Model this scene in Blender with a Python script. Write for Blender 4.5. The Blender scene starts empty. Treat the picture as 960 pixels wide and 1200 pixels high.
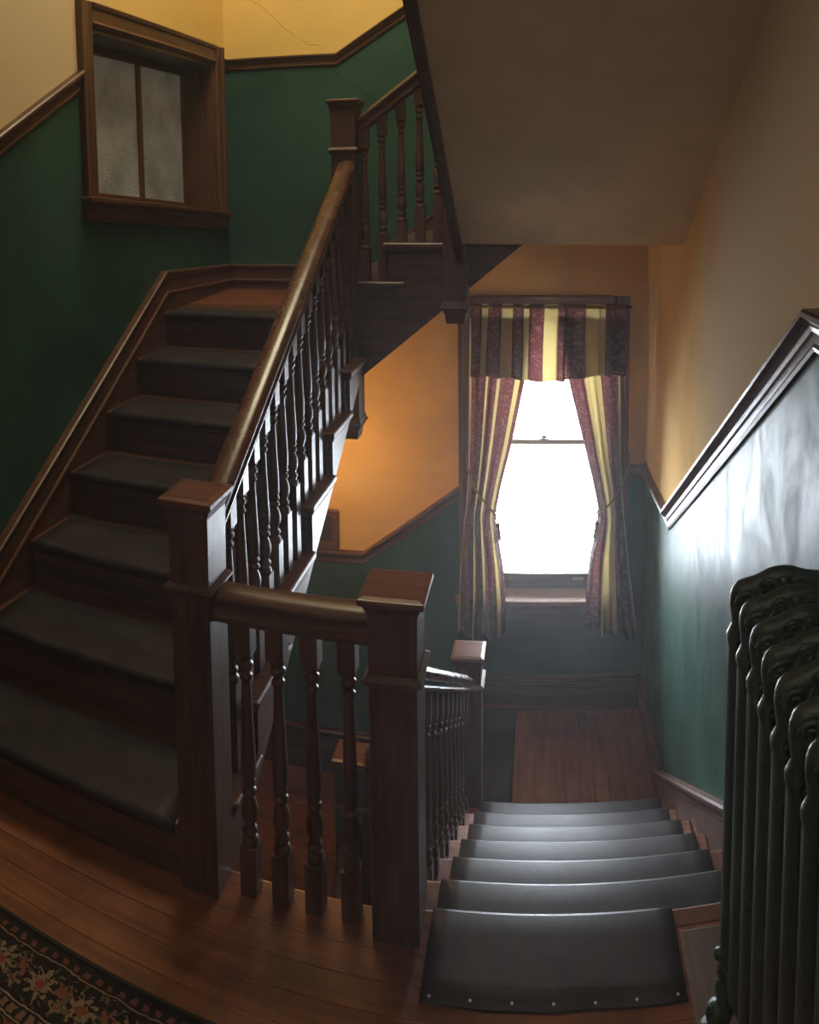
import bpy, bmesh, math, random
from math import sin, cos, pi, radians, atan2, hypot
from mathutils import Vector, noise
random.seed(7)
sc = bpy.context.scene
COL = sc.collection

# ------------------------------------------------------------------ camera
# The photograph is a cylindrical (swing-lens style) wide picture: f = 936.75 px per radian,
# principal point (561.4, 293.8) in a 960x1200 frame, eye 1.767 m above the floor.
F, PX, PY = 936.75, 561.42, 293.78
cam_d = bpy.data.cameras.new('camera')
cam_d.type = 'PANO'
cam_d.panorama_type = 'CENTRAL_CYLINDRICAL'
cam_d.central_cylindrical_radius = 1.0
cam_d.central_cylindrical_range_u_min = -(PX) / F
cam_d.central_cylindrical_range_u_max = (960 - PX) / F
cam_d.central_cylindrical_range_v_min = -(1200 - PY) / F
cam_d.central_cylindrical_range_v_max = PY / F
cam_d.clip_start = 0.02
cam = bpy.data.objects.new('camera', cam_d)
COL.objects.link(cam)
cam.location = (0, 0, 1.7665)
from mathutils import Matrix
cam.rotation_mode = 'QUATERNION'
_m = Matrix.Rotation(0.0817, 3, 'Z') @ Matrix.Rotation(-0.0854, 3, 'X') @ Matrix.Rotation(0.0026, 3, 'Y') @ Matrix.Rotation(pi / 2, 3, 'X')
cam.rotation_quaternion = _m.to_quaternion()
sc.camera = cam

# ------------------------------------------------------------------ exposure, world, lights
sc.view_settings.view_transform = 'Standard'
sc.view_settings.look = 'None'
sc.view_settings.exposure = 0.0
sc.view_settings.gamma = 1.0
sc.view_settings.use_curve_mapping = False
sc.cycles.use_denoising = True
sc.cycles.max_bounces = 8
sc.cycles.diffuse_bounces = 4
sc.cycles.glossy_bounces = 3
sc.cycles.sample_clamp_indirect = 4.0

world = bpy.data.worlds.new('overcast_sky')
sc.world = world
world.use_nodes = True
_bg = world.node_tree.nodes['Background']
_bg.inputs['Color'].default_value = (0.81, 0.90, 1.0, 1)
_bg.inputs['Strength'].default_value = 40.0

def area(name, loc, rot, sx, sy, power, color, portal=False, spread=None):
    l = bpy.data.lights.new(name, 'AREA')
    l.shape = 'RECTANGLE'; l.size = sx; l.size_y = sy; l.energy = power; l.color = color
    if spread: l.spread = spread
    o = bpy.data.objects.new(name, l); COL.objects.link(o)
    o.location = loc; o.rotation_euler = rot
    if portal: l.cycles.is_portal = True
    return o
area('window_portal', (0.007, 4.46, 0.31), (-pi / 2, 0, 0), 0.76, 1.5, 1, (1, 1, 1), portal=True)
area('upper_stairwell_lamp', (-0.95, 2.9, 4.5), (0, 0, 0), 0.9, 0.9, 57, (1.0, 0.88, 0.58))
area('hall_fill_light', (0.1, -0.9, 2.75), (0, 0, 0), 0.9, 0.9, 15, (1.0, 0.85, 0.68))  # unseen warm fill, added behind the camera to lift the near side
_l = bpy.data.lights.new('under_stair_bulb', 'POINT'); _l.energy = 14; _l.color = (1.0, 0.55, 0.18); _l.shadow_soft_size = 0.05
_o = bpy.data.objects.new('under_stair_bulb', _l); COL.objects.link(_o); _o.location = (-1.2, 3.70, 0.30)

# ------------------------------------------------------------------ key dimensions
R_ = 0.168                      # riser
GL = 0.28215; YL = 1.674        # left flight tread run, first nosing
GD = 0.26133; YD = 1.791        # descending flight tread run, top nosing
XWL = -1.78                     # left wall
YF = 4.27                       # far wall
def xr(y): return 0.612 - 0.018 * (y - 1.5)   # right wall, a little out of square

# ------------------------------------------------------------------ materials
def new_mat(name):
    m = bpy.data.materials.new(name); m.use_nodes = True
    nt = m.node_tree
    return m, nt, nt.nodes['Principled BSDF']
def N(nt, t, **k):
    n = nt.nodes.new(t)
    for a, v in k.items():
        if a in n.inputs.keys() if hasattr(n.inputs, 'keys') else False: n.inputs[a].default_value = v
        else: setattr(n, a, v)
    return n
def ramp(nt, fac, stops, interp='LINEAR'):
    r = nt.nodes.new('ShaderNodeValToRGB'); r.color_ramp.interpolation = interp
    e = r.color_ramp.elements
    while len(e) < len(stops): e.new(0.5)
    for i, (p, c) in enumerate(stops):
        e[i].position = p; e[i].color = (*c, 1) if len(c) == 3 else c
    nt.links.new(fac, r.inputs['Fac']); return r.outputs['Color']
def math_(nt, op, a, b=None, c=None, clamp=False):
    n = nt.nodes.new('ShaderNodeMath'); n.operation = op; n.use_clamp = clamp
    for i, v in enumerate((a, b, c)):
        if v is None: continue
        if isinstance(v, (int, float)): n.inputs[i].default_value = v
        else: nt.links.new(v, n.inputs[i])
    return n.outputs[0]
def mixc(nt, fac, a, b, mode='MIX'):
    n = nt.nodes.new('ShaderNodeMix'); n.data_type = 'RGBA'; n.blend_type = mode
    for s, v in ((n.inputs['Factor'], fac), (n.inputs[6], a), (n.inputs[7], b)):
        if isinstance(v, (int, float)): s.default_value = v
        elif isinstance(v, tuple): s.default_value = (*v, 1) if len(v) == 3 else v
        else: nt.links.new(v, s)
    return n.outputs[2]
def noise_tex(nt, vec, scale, detail=4, rough=0.55, dist=0.0):
    n = nt.nodes.new('ShaderNodeTexNoise'); n.inputs['Scale'].default_value = scale
    n.inputs['Detail'].default_value = detail; n.inputs['Roughness'].default_value = rough
    n.inputs['Distortion'].default_value = dist
    nt.links.new(vec, n.inputs['Vector']); return n.outputs['Fac']
def coords(nt, scale=(1, 1, 1), rnd=True, kind='Object'):
    tc = nt.nodes.new('ShaderNodeTexCoord'); v = tc.outputs[kind]
    if rnd:
        oi = nt.nodes.new('ShaderNodeObjectInfo')
        mu = math_(nt, 'MULTIPLY', oi.outputs['Random'], 13.7)
        ad = nt.nodes.new('ShaderNodeVectorMath'); ad.operation = 'ADD'
        nt.links.new(v, ad.inputs[0]); nt.links.new(mu, ad.inputs[1]); v = ad.outputs[0]
    mp = nt.nodes.new('ShaderNodeMapping'); mp.inputs['Scale'].default_value = scale
    nt.links.new(v, mp.inputs['Vector']); return mp.outputs['Vector']
def bump(nt, bsdf, h, strength=0.3, dist=0.002):
    b = nt.nodes.new('ShaderNodeBump'); b.inputs['Strength'].default_value = strength
    b.inputs['Distance'].default_value = dist
    nt.links.new(h, b.inputs['Height']); nt.links.new(b.outputs['Normal'], bsdf.inputs['Normal'])

_wood = {}
def wood(kind='dark', axis='z'):
    key = (kind, axis)
    if key in _wood: return _wood[key]
    pal = {'dark':   ((0.030, 0.014, 0.008), (0.085, 0.038, 0.020), (0.165, 0.078, 0.040), 0.30),
           'red':    ((0.045, 0.018, 0.010), (0.105, 0.044, 0.023), (0.185, 0.082, 0.044), 0.28),
           'floor':  ((0.115, 0.038, 0.016), (0.215, 0.076, 0.030), (0.330, 0.130, 0.055), 0.25),
           'cap':    ((0.060, 0.019, 0.012), (0.125, 0.046, 0.030), (0.210, 0.090, 0.060), 0.24),
           'patch':  ((0.085, 0.052, 0.034), (0.140, 0.092, 0.062), (0.200, 0.140, 0.100), 0.5),
           'pine':   ((0.120, 0.048, 0.018), (0.230, 0.100, 0.038), (0.330, 0.155, 0.062), 0.34),
           'rail':   ((0.034, 0.014, 0.008), (0.085, 0.034, 0.018), (0.145, 0.062, 0.032), 0.14)}[kind]
    m, nt, b = new_mat('wood_%s_%s' % (kind, axis))
    sc_ = {'x': (1.6, 26, 26), 'y': (26, 1.6, 26), 'z': (26, 26, 1.6)}[axis]
    v = coords(nt, sc_)
    n1 = noise_tex(nt, v, 1.0, 6, 0.62, 0.9)
    sc2 = tuple(s * 3.2 for s in sc_)
    n2 = noise_tex(nt, coords(nt, sc2), 1.0, 4, 0.6, 0.2)
    n3 = noise_tex(nt, coords(nt, (3, 3, 3)), 1.0, 3, 0.5)
    f = math_(nt, 'ADD', math_(nt, 'MULTIPLY', n1, 0.62), math_(nt, 'MULTIPLY', n2, 0.38))
    c = ramp(nt, f, [(0.34, pal[0]), (0.50, pal[1]), (0.68, pal[2])])
    c = mixc(nt, math_(nt, 'MULTIPLY', n3, 0.5), c, (pal[0][0] * 1.2, pal[0][1] * 1.2, pal[0][2] * 1.2))
    if kind == 'floor':        # scuffs and old dark stains
        sc1 = noise_tex(nt, coords(nt, (1, 1, 1), rnd=False), 3.2, 6, 0.7, 0.6); sc3 = noise_tex(nt, coords(nt, (30, 90, 30), rnd=False), 1.0, 4, 0.7)
        c = mixc(nt, ramp(nt, sc1, [(0.48, (0, 0, 0)), (0.66, (0.75,) * 3)]), c, (0.075, 0.030, 0.018))
        c = mixc(nt, math_(nt, 'MULTIPLY', math_(nt, 'GREATER_THAN', sc3, 0.68), 0.35), c, (0.34, 0.20, 0.12))
    nt.links.new(c, b.inputs['Base Color'])
    w = noise_tex(nt, coords(nt, (9, 9, 9)), 1.0, 5, 0.7)
    r = math_(nt, 'ADD', math_(nt, 'MULTIPLY', w, 0.26), pal[3] - 0.02)
    nt.links.new(r, b.inputs['Roughness'])
    b.inputs['Specular IOR Level'].default_value = 0.5
    bump(nt, b, n2, 0.25, 0.0012)
    _wood[key] = m; return m

GREEN = (0.026, 0.078, 0.062); YEL = (0.74, 0.49, 0.215)
def wall_paint(name, axis, specs, rough_g=0.34):
    """two-colour painted plaster; specs: ('ramp', u0, u1, z0, z1) the paint boundary along the wall's own length"""
    m, nt, b = new_mat(name)
    g = nt.nodes.new('ShaderNodeNewGeometry'); sx = nt.nodes.new('ShaderNodeSeparateXYZ')
    nt.links.new(g.outputs['Position'], sx.inputs[0])
    u = sx.outputs[axis]; z = sx.outputs['Z']
    def mr(u0, u1, z0, z1):
        n = nt.nodes.new('ShaderNodeMapRange'); n.clamp = True
        nt.links.new(u, n.inputs[0])
        for i, q in enumerate((u0, u1, z0, z1)): n.inputs[i + 1].default_value = q
        return n.outputs[0]
    zb = mr(*specs[0])
    low = math_(nt, 'LESS_THAN', z, zb)
    if len(specs) >= 3:
        a = math_(nt, 'GREATER_THAN', z, mr(*specs[1])); c = math_(nt, 'LESS_THAN', z, mr(*specs[2]))
        low = math_(nt, 'MAXIMUM', low, math_(nt, 'MULTIPLY', a, c))
        d = math_(nt, 'MULTIPLY', math_(nt, 'GREATER_THAN', u, 0.30), math_(nt, 'LESS_THAN', z, 0.185))   # beyond the window the paint line is higher
        low = math_(nt, 'MAXIMUM', low, d)
    v = coords(nt, (1, 1, 1), rnd=False)
    vs = coords(nt, (4, 4, 1.8), rnd=False)
    n1 = noise_tex(nt, v, 1.7, 5, 0.6, 0.3); n2 = noise_tex(nt, v, 9, 5, 0.6); st = noise_tex(nt, vs, 1.6, 8, 0.68, 1.2)
    gc = ramp(nt, n1, [(0.32, tuple(x * 0.55 for x in GREEN)), (0.52, GREEN), (0.72, (0.038, 0.102, 0.080))])
    gc = mixc(nt, math_(nt, 'MULTIPLY', st, 0.35), gc, (0.050, 0.095, 0.062))
    yc = ramp(nt, n1, [(0.3, (0.56, 0.385, 0.175)), (0.55, YEL), (0.75, (0.70, 0.53, 0.30))])
    yc = mixc(nt, math_(nt, 'MULTIPLY', n2, 0.18), yc, (0.42, 0.28, 0.13))
    if rough_g > 0.4 and len(specs) >= 1 and name != 'paint_right_wall':
        yc = mixc(nt, math_(nt, 'GREATER_THAN', z, 1.7), yc, mixc(nt, 0.55, yc, (0.80, 0.60, 0.17)))    # yellower coat on the upper storey
    if axis == 'Y' and rough_g > 0.4:       # paler tone on the near stretch of the left wall
        yc = mixc(nt, mr(3.1, 2.6, 0, 0.85), yc, (0.60, 0.50, 0.36))
    nt.links.new(mixc(nt, low, yc, gc), b.inputs['Base Color'])
    rr = ramp(nt, st, [(0.30, (rough_g - 0.07,) * 3), (0.72, (rough_g + 0.16,) * 3)])
    nt.links.new(mixc(nt, low, (0.75, 0.75, 0.75), rr), b.inputs['Roughness'])
    nt.links.new(mixc(nt, low, (0.0,) * 3, (0.13,) * 3), b.inputs['Specular IOR Level'])
    h = math_(nt, 'ADD', math_(nt, 'MULTIPLY', n2, 0.6), math_(nt, 'MULTIPLY', noise_tex(nt, v, 45, 3), 0.25))
    bump(nt, b, h, 0.35, 0.004)
    return m
M_LEFT = wall_paint('paint_left_wall', 'Y', [(1.30, 3.24, 1.50, 2.45)], 0.5)
M_FAR = wall_paint('paint_far_wall', 'X', [(-0.988, -0.476, -0.36, 0.05), (-0.83, -0.10, 0.98, 1.60), (-1.116, 0.584, 2.44, 3.48)], 0.5)
M_RIGHT = wall_paint('paint_right_wall', 'Y', [(1.70, 3.47, 1.44, 0.245)], 0.42)
def plain(name, col, rough=0.6, metal=0.0, nscale=0, var=0.2, bumps=0.0, bd=0.002):
    m, nt, b = new_mat(name)
    b.inputs['Roughness'].default_value = rough; b.inputs['Metallic'].default_value = metal
    if nscale:
        n = noise_tex(nt, coords(nt, (1, 1, 1)), nscale, 5, 0.6)
        c = ramp(nt, n, [(0.3, tuple(x * (1 - var) for x in col)), (0.7, tuple(min(1, x * (1 + var)) for x in col))])
        nt.links.new(c, b.inputs['Base Color'])
        if bumps: bump(nt, b, n, bumps, bd)
    else: b.inputs['Base Color'].default_value = (*col, 1)
    return m
M_PLASTER = plain('plaster_soffit', (0.56, 0.44, 0.29), 0.7, 0, 6, 0.10, 0.3, 0.004)
M_CEIL = plain('plaster_ceiling', (0.62, 0.50, 0.33), 0.8)
M_IRON = plain('green_iron', (0.019, 0.038, 0.024), 0.42, 0.0, 60, 0.3, 0.8, 0.004)
M_BRASS = plain('old_brass', (0.28, 0.20, 0.09), 0.35, 1.0, 20, 0.3)
M_NAIL = plain('steel_nail', (0.35, 0.34, 0.33), 0.4, 0.9)
M_SASH = plain('sash_paint', (0.30, 0.27, 0.20), 0.45, 0, 8, 0.15)
M_CORD = plain('tieback_cord', (0.20, 0.13, 0.07), 0.8, 0, 120, 0.4, 0.5)
M_DARK = plain('dark_recess', (0.020, 0.014, 0.010), 0.6)
M_PICT = plain('old_print', (0.035, 0.030, 0.024), 0.35, 0, 14, 0.6)

def mat_rubber():
    m, nt, b = new_mat('ribbed_rubber')
    tc = nt.nodes.new('ShaderNodeTexCoord'); s = nt.nodes.new('ShaderNodeSeparateXYZ'); nt.links.new(tc.outputs['UV'], s.inputs[0])
    rib = math_(nt, 'SINE', math_(nt, 'MULTIPLY', s.outputs['Y'], 2 * pi / 0.0056))
    n = noise_tex(nt, coords(nt, (1, 1, 1)), 7, 5, 0.65); n2 = noise_tex(nt, coords(nt, (1, 1, 1)), 90, 3)
    c = ramp(nt, n, [(0.3, (0.025, 0.020, 0.021)), (0.7, (0.050, 0.041, 0.041))])
    sp = math_(nt, 'GREATER_THAN', n2, 0.73)
    c = mixc(nt, math_(nt, 'MULTIPLY', sp, 0.35), c, (0.18, 0.16, 0.15))
    nt.links.new(c, b.inputs['Base Color'])
    nt.links.new(math_(nt, 'ADD', math_(nt, 'MULTIPLY', n, 0.25), 0.30), b.inputs['Roughness'])
    bump(nt, b, rib, 0.12, 0.0010); b.inputs['Specular IOR Level'].default_value = 0.17
    return m
M_RUB = mat_rubber()

def mat_rug():
    m, nt, b = new_mat('persian_pile')
    tc = nt.nodes.new('ShaderNodeTexCoord'); s = nt.nodes.new('ShaderNodeSeparateXYZ'); nt.links.new(tc.outputs['UV'], s.inputs[0])
    wn = nt.nodes.new('ShaderNodeTexNoise'); wn.inputs['Scale'].default_value = 34; wn.inputs['Detail'].default_value = 3; nt.links.new(tc.outputs['UV'], wn.inputs['Vector'])
    wv = nt.nodes.new('ShaderNodeVectorMath'); wv.operation = 'SCALE'; wv.inputs['Scale'].default_value = 0.020; nt.links.new(wn.outputs['Color'], wv.inputs[0])
    wa = nt.nodes.new('ShaderNodeVectorMath'); wa.operation = 'ADD'; nt.links.new(wv.outputs[0], wa.inputs[0]); nt.links.new(tc.outputs['UV'], wa.inputs[1])
    wo = nt.nodes.new('ShaderNodeVectorMath'); wo.operation = 'SUBTRACT'; nt.links.new(wa.outputs[0], wo.inputs[0]); wo.inputs[1].default_value = (0.01, 0.01, 0.01)
    s = nt.nodes.new('ShaderNodeSeparateXYZ'); nt.links.new(wo.outputs[0], s.inputs[0])
    x, d = s.outputs['X'], s.outputs['Y']                 # d: metres inward from the visible edge
    def cell(o, per):
        return math_(nt, 'SUBTRACT', math_(nt, 'FRACT', math_(nt, 'DIVIDE', math_(nt, 'ADD', x, o), per)), 0.5)
    def flower(o, per, dc, size, petals, base, amp):
        cx = math_(nt, 'MULTIPLY', cell(o, per), per); cy = math_(nt, 'SUBTRACT', d, dc)
        r = math_(nt, 'SQRT', math_(nt, 'ADD', math_(nt, 'MULTIPLY', cx, cx), math_(nt, 'MULTIPLY', cy, cy)))
        th = math_(nt, 'ARCTAN2', cy, cx)
        rp = math_(nt, 'MULTIPLY', math_(nt, 'ADD', math_(nt, 'MULTIPLY', math_(nt, 'COSINE', math_(nt, 'MULTIPLY', th, petals)), amp), base), size)
        br = math_(nt, 'GREATER_THAN', noise_tex(nt, tc.outputs['UV'], 95, 2, 0.5), 0.44)
        return math_(nt, 'MULTIPLY', math_(nt, 'LESS_THAN', r, rp), br), math_(nt, 'LESS_THAN', r, size * 0.28)
    def band(a, c):
        return math_(nt, 'MULTIPLY', math_(nt, 'GREATER_THAN', d, a), math_(nt, 'LESS_THAN', d, c))
    red, dk, cream, blue, olive = (0.14, 0.030, 0.020), (0.020, 0.014, 0.013), (0.24, 0.165, 0.10), (0.030, 0.040, 0.055), (0.10, 0.085, 0.045)
    v = nt.nodes.new('ShaderNodeTexVoronoi'); v.inputs['Scale'].default_value = 16; nt.links.new(tc.outputs['UV'], v.inputs['Vector'])
    fieldc = ramp(nt, v.outputs['Distance'], [(0.0, cream), (0.10, red), (0.34, dk), (0.42, olive), (0.5, red)], 'CONSTANT')
    n = noise_tex(nt, tc.outputs['UV'], 20, 3, 0.6, 1.6)
    field = mixc(nt, math_(nt, 'GREATER_THAN', n, 0.55), fieldc, dk)
    mo, mc = flower(0.1, 0.34, 0.36, 0.105, 8, 0.85, 0.15)
    field = mixc(nt, mo, field, red); mo2, mc2 = flower(0.1, 0.34, 0.36, 0.080, 6, 0.8, 0.25)
    field = mixc(nt, mo2, field, cream); field = mixc(nt, mc, field, blue)
    c = field
    # guard stripes and main border
    c = mixc(nt, band(0, 0.205), c, dk)
    g1 = math_(nt, 'MULTIPLY', band(0.172, 0.192), math_(nt, 'GREATER_THAN', cell(0, 0.024), -0.1)); c = mixc(nt, g1, c, (0.17, 0.095, 0.06))
    g2 = math_(nt, 'MULTIPLY', band(0.020, 0.036), math_(nt, 'GREATER_THAN', cell(0, 0.030), 0.05)); c = mixc(nt, g2, c, (0.13, 0.050, 0.035))
    l1 = band(0.042, 0.046); c = mixc(nt, l1, c, (0.22, 0.13, 0.08)); l2 = band(0.162, 0.166); c = mixc(nt, l2, c, cream)
    l3 = band(0.196, 0.200); c = mixc(nt, l3, c, cream)
    bn = noise_tex(nt, tc.outputs['UV'], 42, 2, 0.5, 1.2)
    c = mixc(nt, math_(nt, 'MULTIPLY', band(0.050, 0.158), math_(nt, 'GREATER_THAN', bn, 0.60)), c, olive)
    for o, dc, sz, p, col in ((0, 0.104, 0.040, 9, (0.20, 0.135, 0.085)), (0.055, 0.090, 0.023, 5, (0.16, 0.065, 0.045)), (0.055, 0.128, 0.018, 4, (0.17, 0.115, 0.07))):
        f, ce = flower(o, 0.11, dc, sz, p, 0.78, 0.26); c = mixc(nt, f, c, col); c = mixc(nt, ce, c, (0.20, 0.05, 0.03))
    nn = noise_tex(nt, coords(nt), 260, 2); c = mixc(nt, math_(nt, 'MULTIPLY', nn, 0.5), c, mixc(nt, 0.5, c, (0.01, 0.008, 0.006)))
    nt.links.new(c, b.inputs['Base Color']); b.inputs['Roughness'].default_value = 0.95
    b.inputs['Specular IOR Level'].default_value = 0.15
    bump(nt, b, nn, 0.6, 0.003)
    return m
M_RUG = mat_rug()

def mat_curtain():
    m, nt, b = new_mat('striped_damask')
    tc = nt.nodes.new('ShaderNodeTexCoord'); s = nt.nodes.new('ShaderNodeSeparateXYZ'); nt.links.new(tc.outputs['UV'], s.inputs[0])
    f = math_(nt, 'FRACT', s.outputs['X'])
    cream = math_(nt, 'LESS_THAN', f, 0.30)
    mp = nt.nodes.new('ShaderNodeMapping'); mp.inputs['Scale'].default_value = (2.6, 14.0, 1); nt.links.new(tc.outputs['UV'], mp.inputs['Vector'])
    n = noise_tex(nt, mp.outputs['Vector'], 2.6, 3, 0.5, 2.2)
    fl = math_(nt, 'GREATER_THAN', n, 0.56)
    bur = mixc(nt, fl, (0.055, 0.024, 0.020), (0.16, 0.100, 0.065))
    cr = mixc(nt, math_(nt, 'MULTIPLY', n, 0.3), (0.44, 0.36, 0.23), (0.30, 0.23, 0.13))
    c = mixc(nt, cream, bur, cr)
    nt.links.new(c, b.inputs['Base Color']); b.inputs['Roughness'].default_value = 0.75
    tcol = mixc(nt, cream, mixc(nt, fl, (0.38, 0.18, 0.185), (0.56, 0.34, 0.31)), (0.86, 0.76, 0.46))
    t = nt.nodes.new('ShaderNodeBsdfTranslucent'); nt.links.new(tcol, t.inputs['Color'])
    mx = nt.nodes.new('ShaderNodeMixShader'); mx.inputs[0].default_value = 0.36
    nt.links.new(b.outputs[0], mx.inputs[1]); nt.links.new(t.outputs[0], mx.inputs[2])
    nt.links.new(mx.outputs[0], nt.nodes['Material Output'].inputs['Surface'])
    return m
M_CURT = mat_curtain()

def mat_pane():
    m, nt, b = new_mat('window_glass')
    tr = nt.nodes.new('ShaderNodeBsdfTransparent'); gl = nt.nodes.new('ShaderNodeBsdfGlossy'); gl.inputs['Roughness'].default_value = 0.02
    fr = nt.nodes.new('ShaderNodeFresnel'); fr.inputs['IOR'].default_value = 1.45
    mx = nt.nodes.new('ShaderNodeMixShader'); nt.links.new(fr.outputs[0], mx.inputs[0])
    nt.links.new(tr.outputs[0], mx.inputs[1]); nt.links.new(gl.outputs[0], mx.inputs[2])
    nt.links.new(mx.outputs[0], nt.nodes['Material Output'].inputs['Surface'])
    return m
M_PANE = mat_pane()
def mat_frost():
    m, nt, b = new_mat('pebbled_glass')
    v = nt.nodes.new('ShaderNodeTexVoronoi'); v.inputs['Scale'].default_value = 70
    nt.links.new(coords(nt, (1, 1, 1), rnd=False), v.inputs['Vector'])
    n = noise_tex(nt, coords(nt, (1, 1, 1)), 5, 5, 0.6)
    c = ramp(nt, n, [(0.3, (0.20, 0.20, 0.165)), (0.7, (0.36, 0.36, 0.31))])
    nt.links.new(c, b.inputs['Base Color']); b.inputs['Roughness'].default_value = 0.22
    b.inputs['Transmission Weight'].default_value = 0.15
    nt.links.new(c, b.inputs['Emission Color']); b.inputs['Emission Strength'].default_value = 0.10   # faint glow put into the glass for a dim lit room behind
    bump(nt, b, v.outputs['Distance'], 0.8, 0.004)
    return m
M_FROST = mat_frost()

# ------------------------------------------------------------------ mesh helpers
class MB:
    def __init__(s): s.v = []; s.f = []; s.sm = []; s.uv = {}
    def add(s, vs, fs, smooth=False):
        o = len(s.v); s.v += [tuple(p) for p in vs]
        for f in fs: s.f.append([i + o for i in f]); s.sm.append(smooth)
        return s
    def box(s, x0, x1, y0, y1, z0, z1):
        v = [(x, y, z) for z in (z0, z1) for y in (y0, y1) for x in (x0, x1)]
        return s.add(v, [(0, 2, 3, 1), (4, 5, 7, 6), (0, 1, 5, 4), (2, 6, 7, 3), (0, 4, 6, 2), (1, 3, 7, 5)])
    def prism(s, poly, axis, a, b, smooth=False):
        """extrude a 2D polygon along axis from a to b; poly is (y,z) for x, (x,z) for y, (x,y) for z"""
        def p(q, t): return {'x': (t, q[0], q[1]), 'y': (q[0], t, q[1]), 'z': (q[0], q[1], t)}[axis]
        n = len(poly); v = [p(q, a) for q in poly] + [p(q, b) for q in poly]
        f = [tuple(range(n))[::-1], tuple(range(n, 2 * n))]
        s.add(v, f); o = len(s.v) - 2 * n
        for i in range(n):
            j = (i + 1) % n; s.f.append([o + i, o + j, o + n + j, o + n + i]); s.sm.append(smooth)
        return s
    def sweep(s, prof, path, smooth=False, closed=False, lat=None):
        """prof: (u, v) u sideways, v up; swept along path with plumb, horizontally mitred cuts"""
        n = len(prof); P = [Vector(p) for p in path]; o = len(s.v)
        for i, p in enumerate(P):
            if lat: L = Vector(lat[i])
            else:
                def d2(a, b):
                    d = Vector((b.x - a.x, b.y - a.y, 0)); return d.normalized() if d.length > 1e-6 else None
                a = d2(P[i - 1], p) if i > 0 else None; b = d2(p, P[i + 1]) if i < len(P) - 1 else None
                a = a or b; b = b or a
                na, nb = Vector((-a.y, a.x, 0)), Vector((-b.y, b.x, 0))
                L = (na + nb).normalized(); L = L / max(0.3, L.dot(na))
            for u, w in prof: s.v.append(tuple(p + L * u + Vector((0, 0, w))))
        for i in range(len(P) - 1):
            for k in range(n):
                j = (k + 1) % n
                s.f.append([o + i * n + k, o + i * n + j, o + (i + 1) * n + j, o + (i + 1) * n + k]); s.sm.append(smooth)
        s.f.append([o + k for k in range(n)][::-1]); s.sm.append(False)
        s.f.append([o + (len(P) - 1) * n + k for k in range(n)]); s.sm.append(False)
        return s
    def lathe(s, prof, c, seg=12, axis='z'):
        n = len(prof); o = len(s.v)
        for r, h in prof:
            for k in range(seg):
                a = 2 * pi * k / seg; q = (r * cos(a), r * sin(a))
                s.v.append({'z': (c[0] + q[0], c[1] + q[1], c[2] + h), 'x': (c[0] + h, c[1] + q[0], c[2] + q[1]), 'y': (c[0] + q[0], c[1] + h, c[2] + q[1])}[axis])
        for i in range(n - 1):
            for k in range(seg):
                j = (k + 1) % seg
                s.f.append([o + i * seg + k, o + i * seg + j, o + (i + 1) * seg + j, o + (i + 1) * seg + k]); s.sm.append(True)
        s.f.append([o + k for k in range(seg)][::-1]); s.sm.append(False)
        s.f.append([o + (n - 1) * seg + k for k in range(seg)]); s.sm.append(False)
        return s
    def tube(s, pts, rad, seg=8):
        P = [Vector(p) for p in pts]; o = len(s.v); up = Vector((0.13, 0.21, 0.97))
        for i, p in enumerate(P):
            d = (P[min(i + 1, len(P) - 1)] - P[max(i - 1, 0)]).normalized()
            a = d.cross(up); a = a.normalized() if a.length > 1e-3 else Vector((1, 0, 0)); b = d.cross(a)
            r = rad(i / (len(P) - 1)) if callable(rad) else rad
            for k in range(seg):
                t = 2 * pi * k / seg; s.v.append(tuple(p + a * (r * cos(t)) + b * (r * sin(t))))
        for i in range(len(P) - 1):
            for k in range(seg):
                j = (k + 1) % seg; s.f.append([o + i * seg + k, o + i * seg + j, o + (i + 1) * seg + j, o + (i + 1) * seg + k]); s.sm.append(True)
        s.f.append([o + k for k in range(seg)][::-1]); s.sm.append(True)
        s.f.append([o + (len(P) - 1) * seg + k for k in range(seg)]); s.sm.append(True)
        return s
    def ball(s, c, r, sx=1, sy=1, sz=1, seg=10, rings=6):
        prof = [(max(1e-4, sin(pi * i / rings)) * r, -cos(pi * i / rings) * r) for i in range(rings + 1)]
        o = len(s.v); s.lathe(prof, (0, 0, 0), seg)
        for i in range(o, len(s.v)):
            v = s.v[i]; s.v[i] = (c[0] + v[0] * sx, c[1] + v[1] * sy, c[2] + v[2] * sz)
        return s

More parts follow.
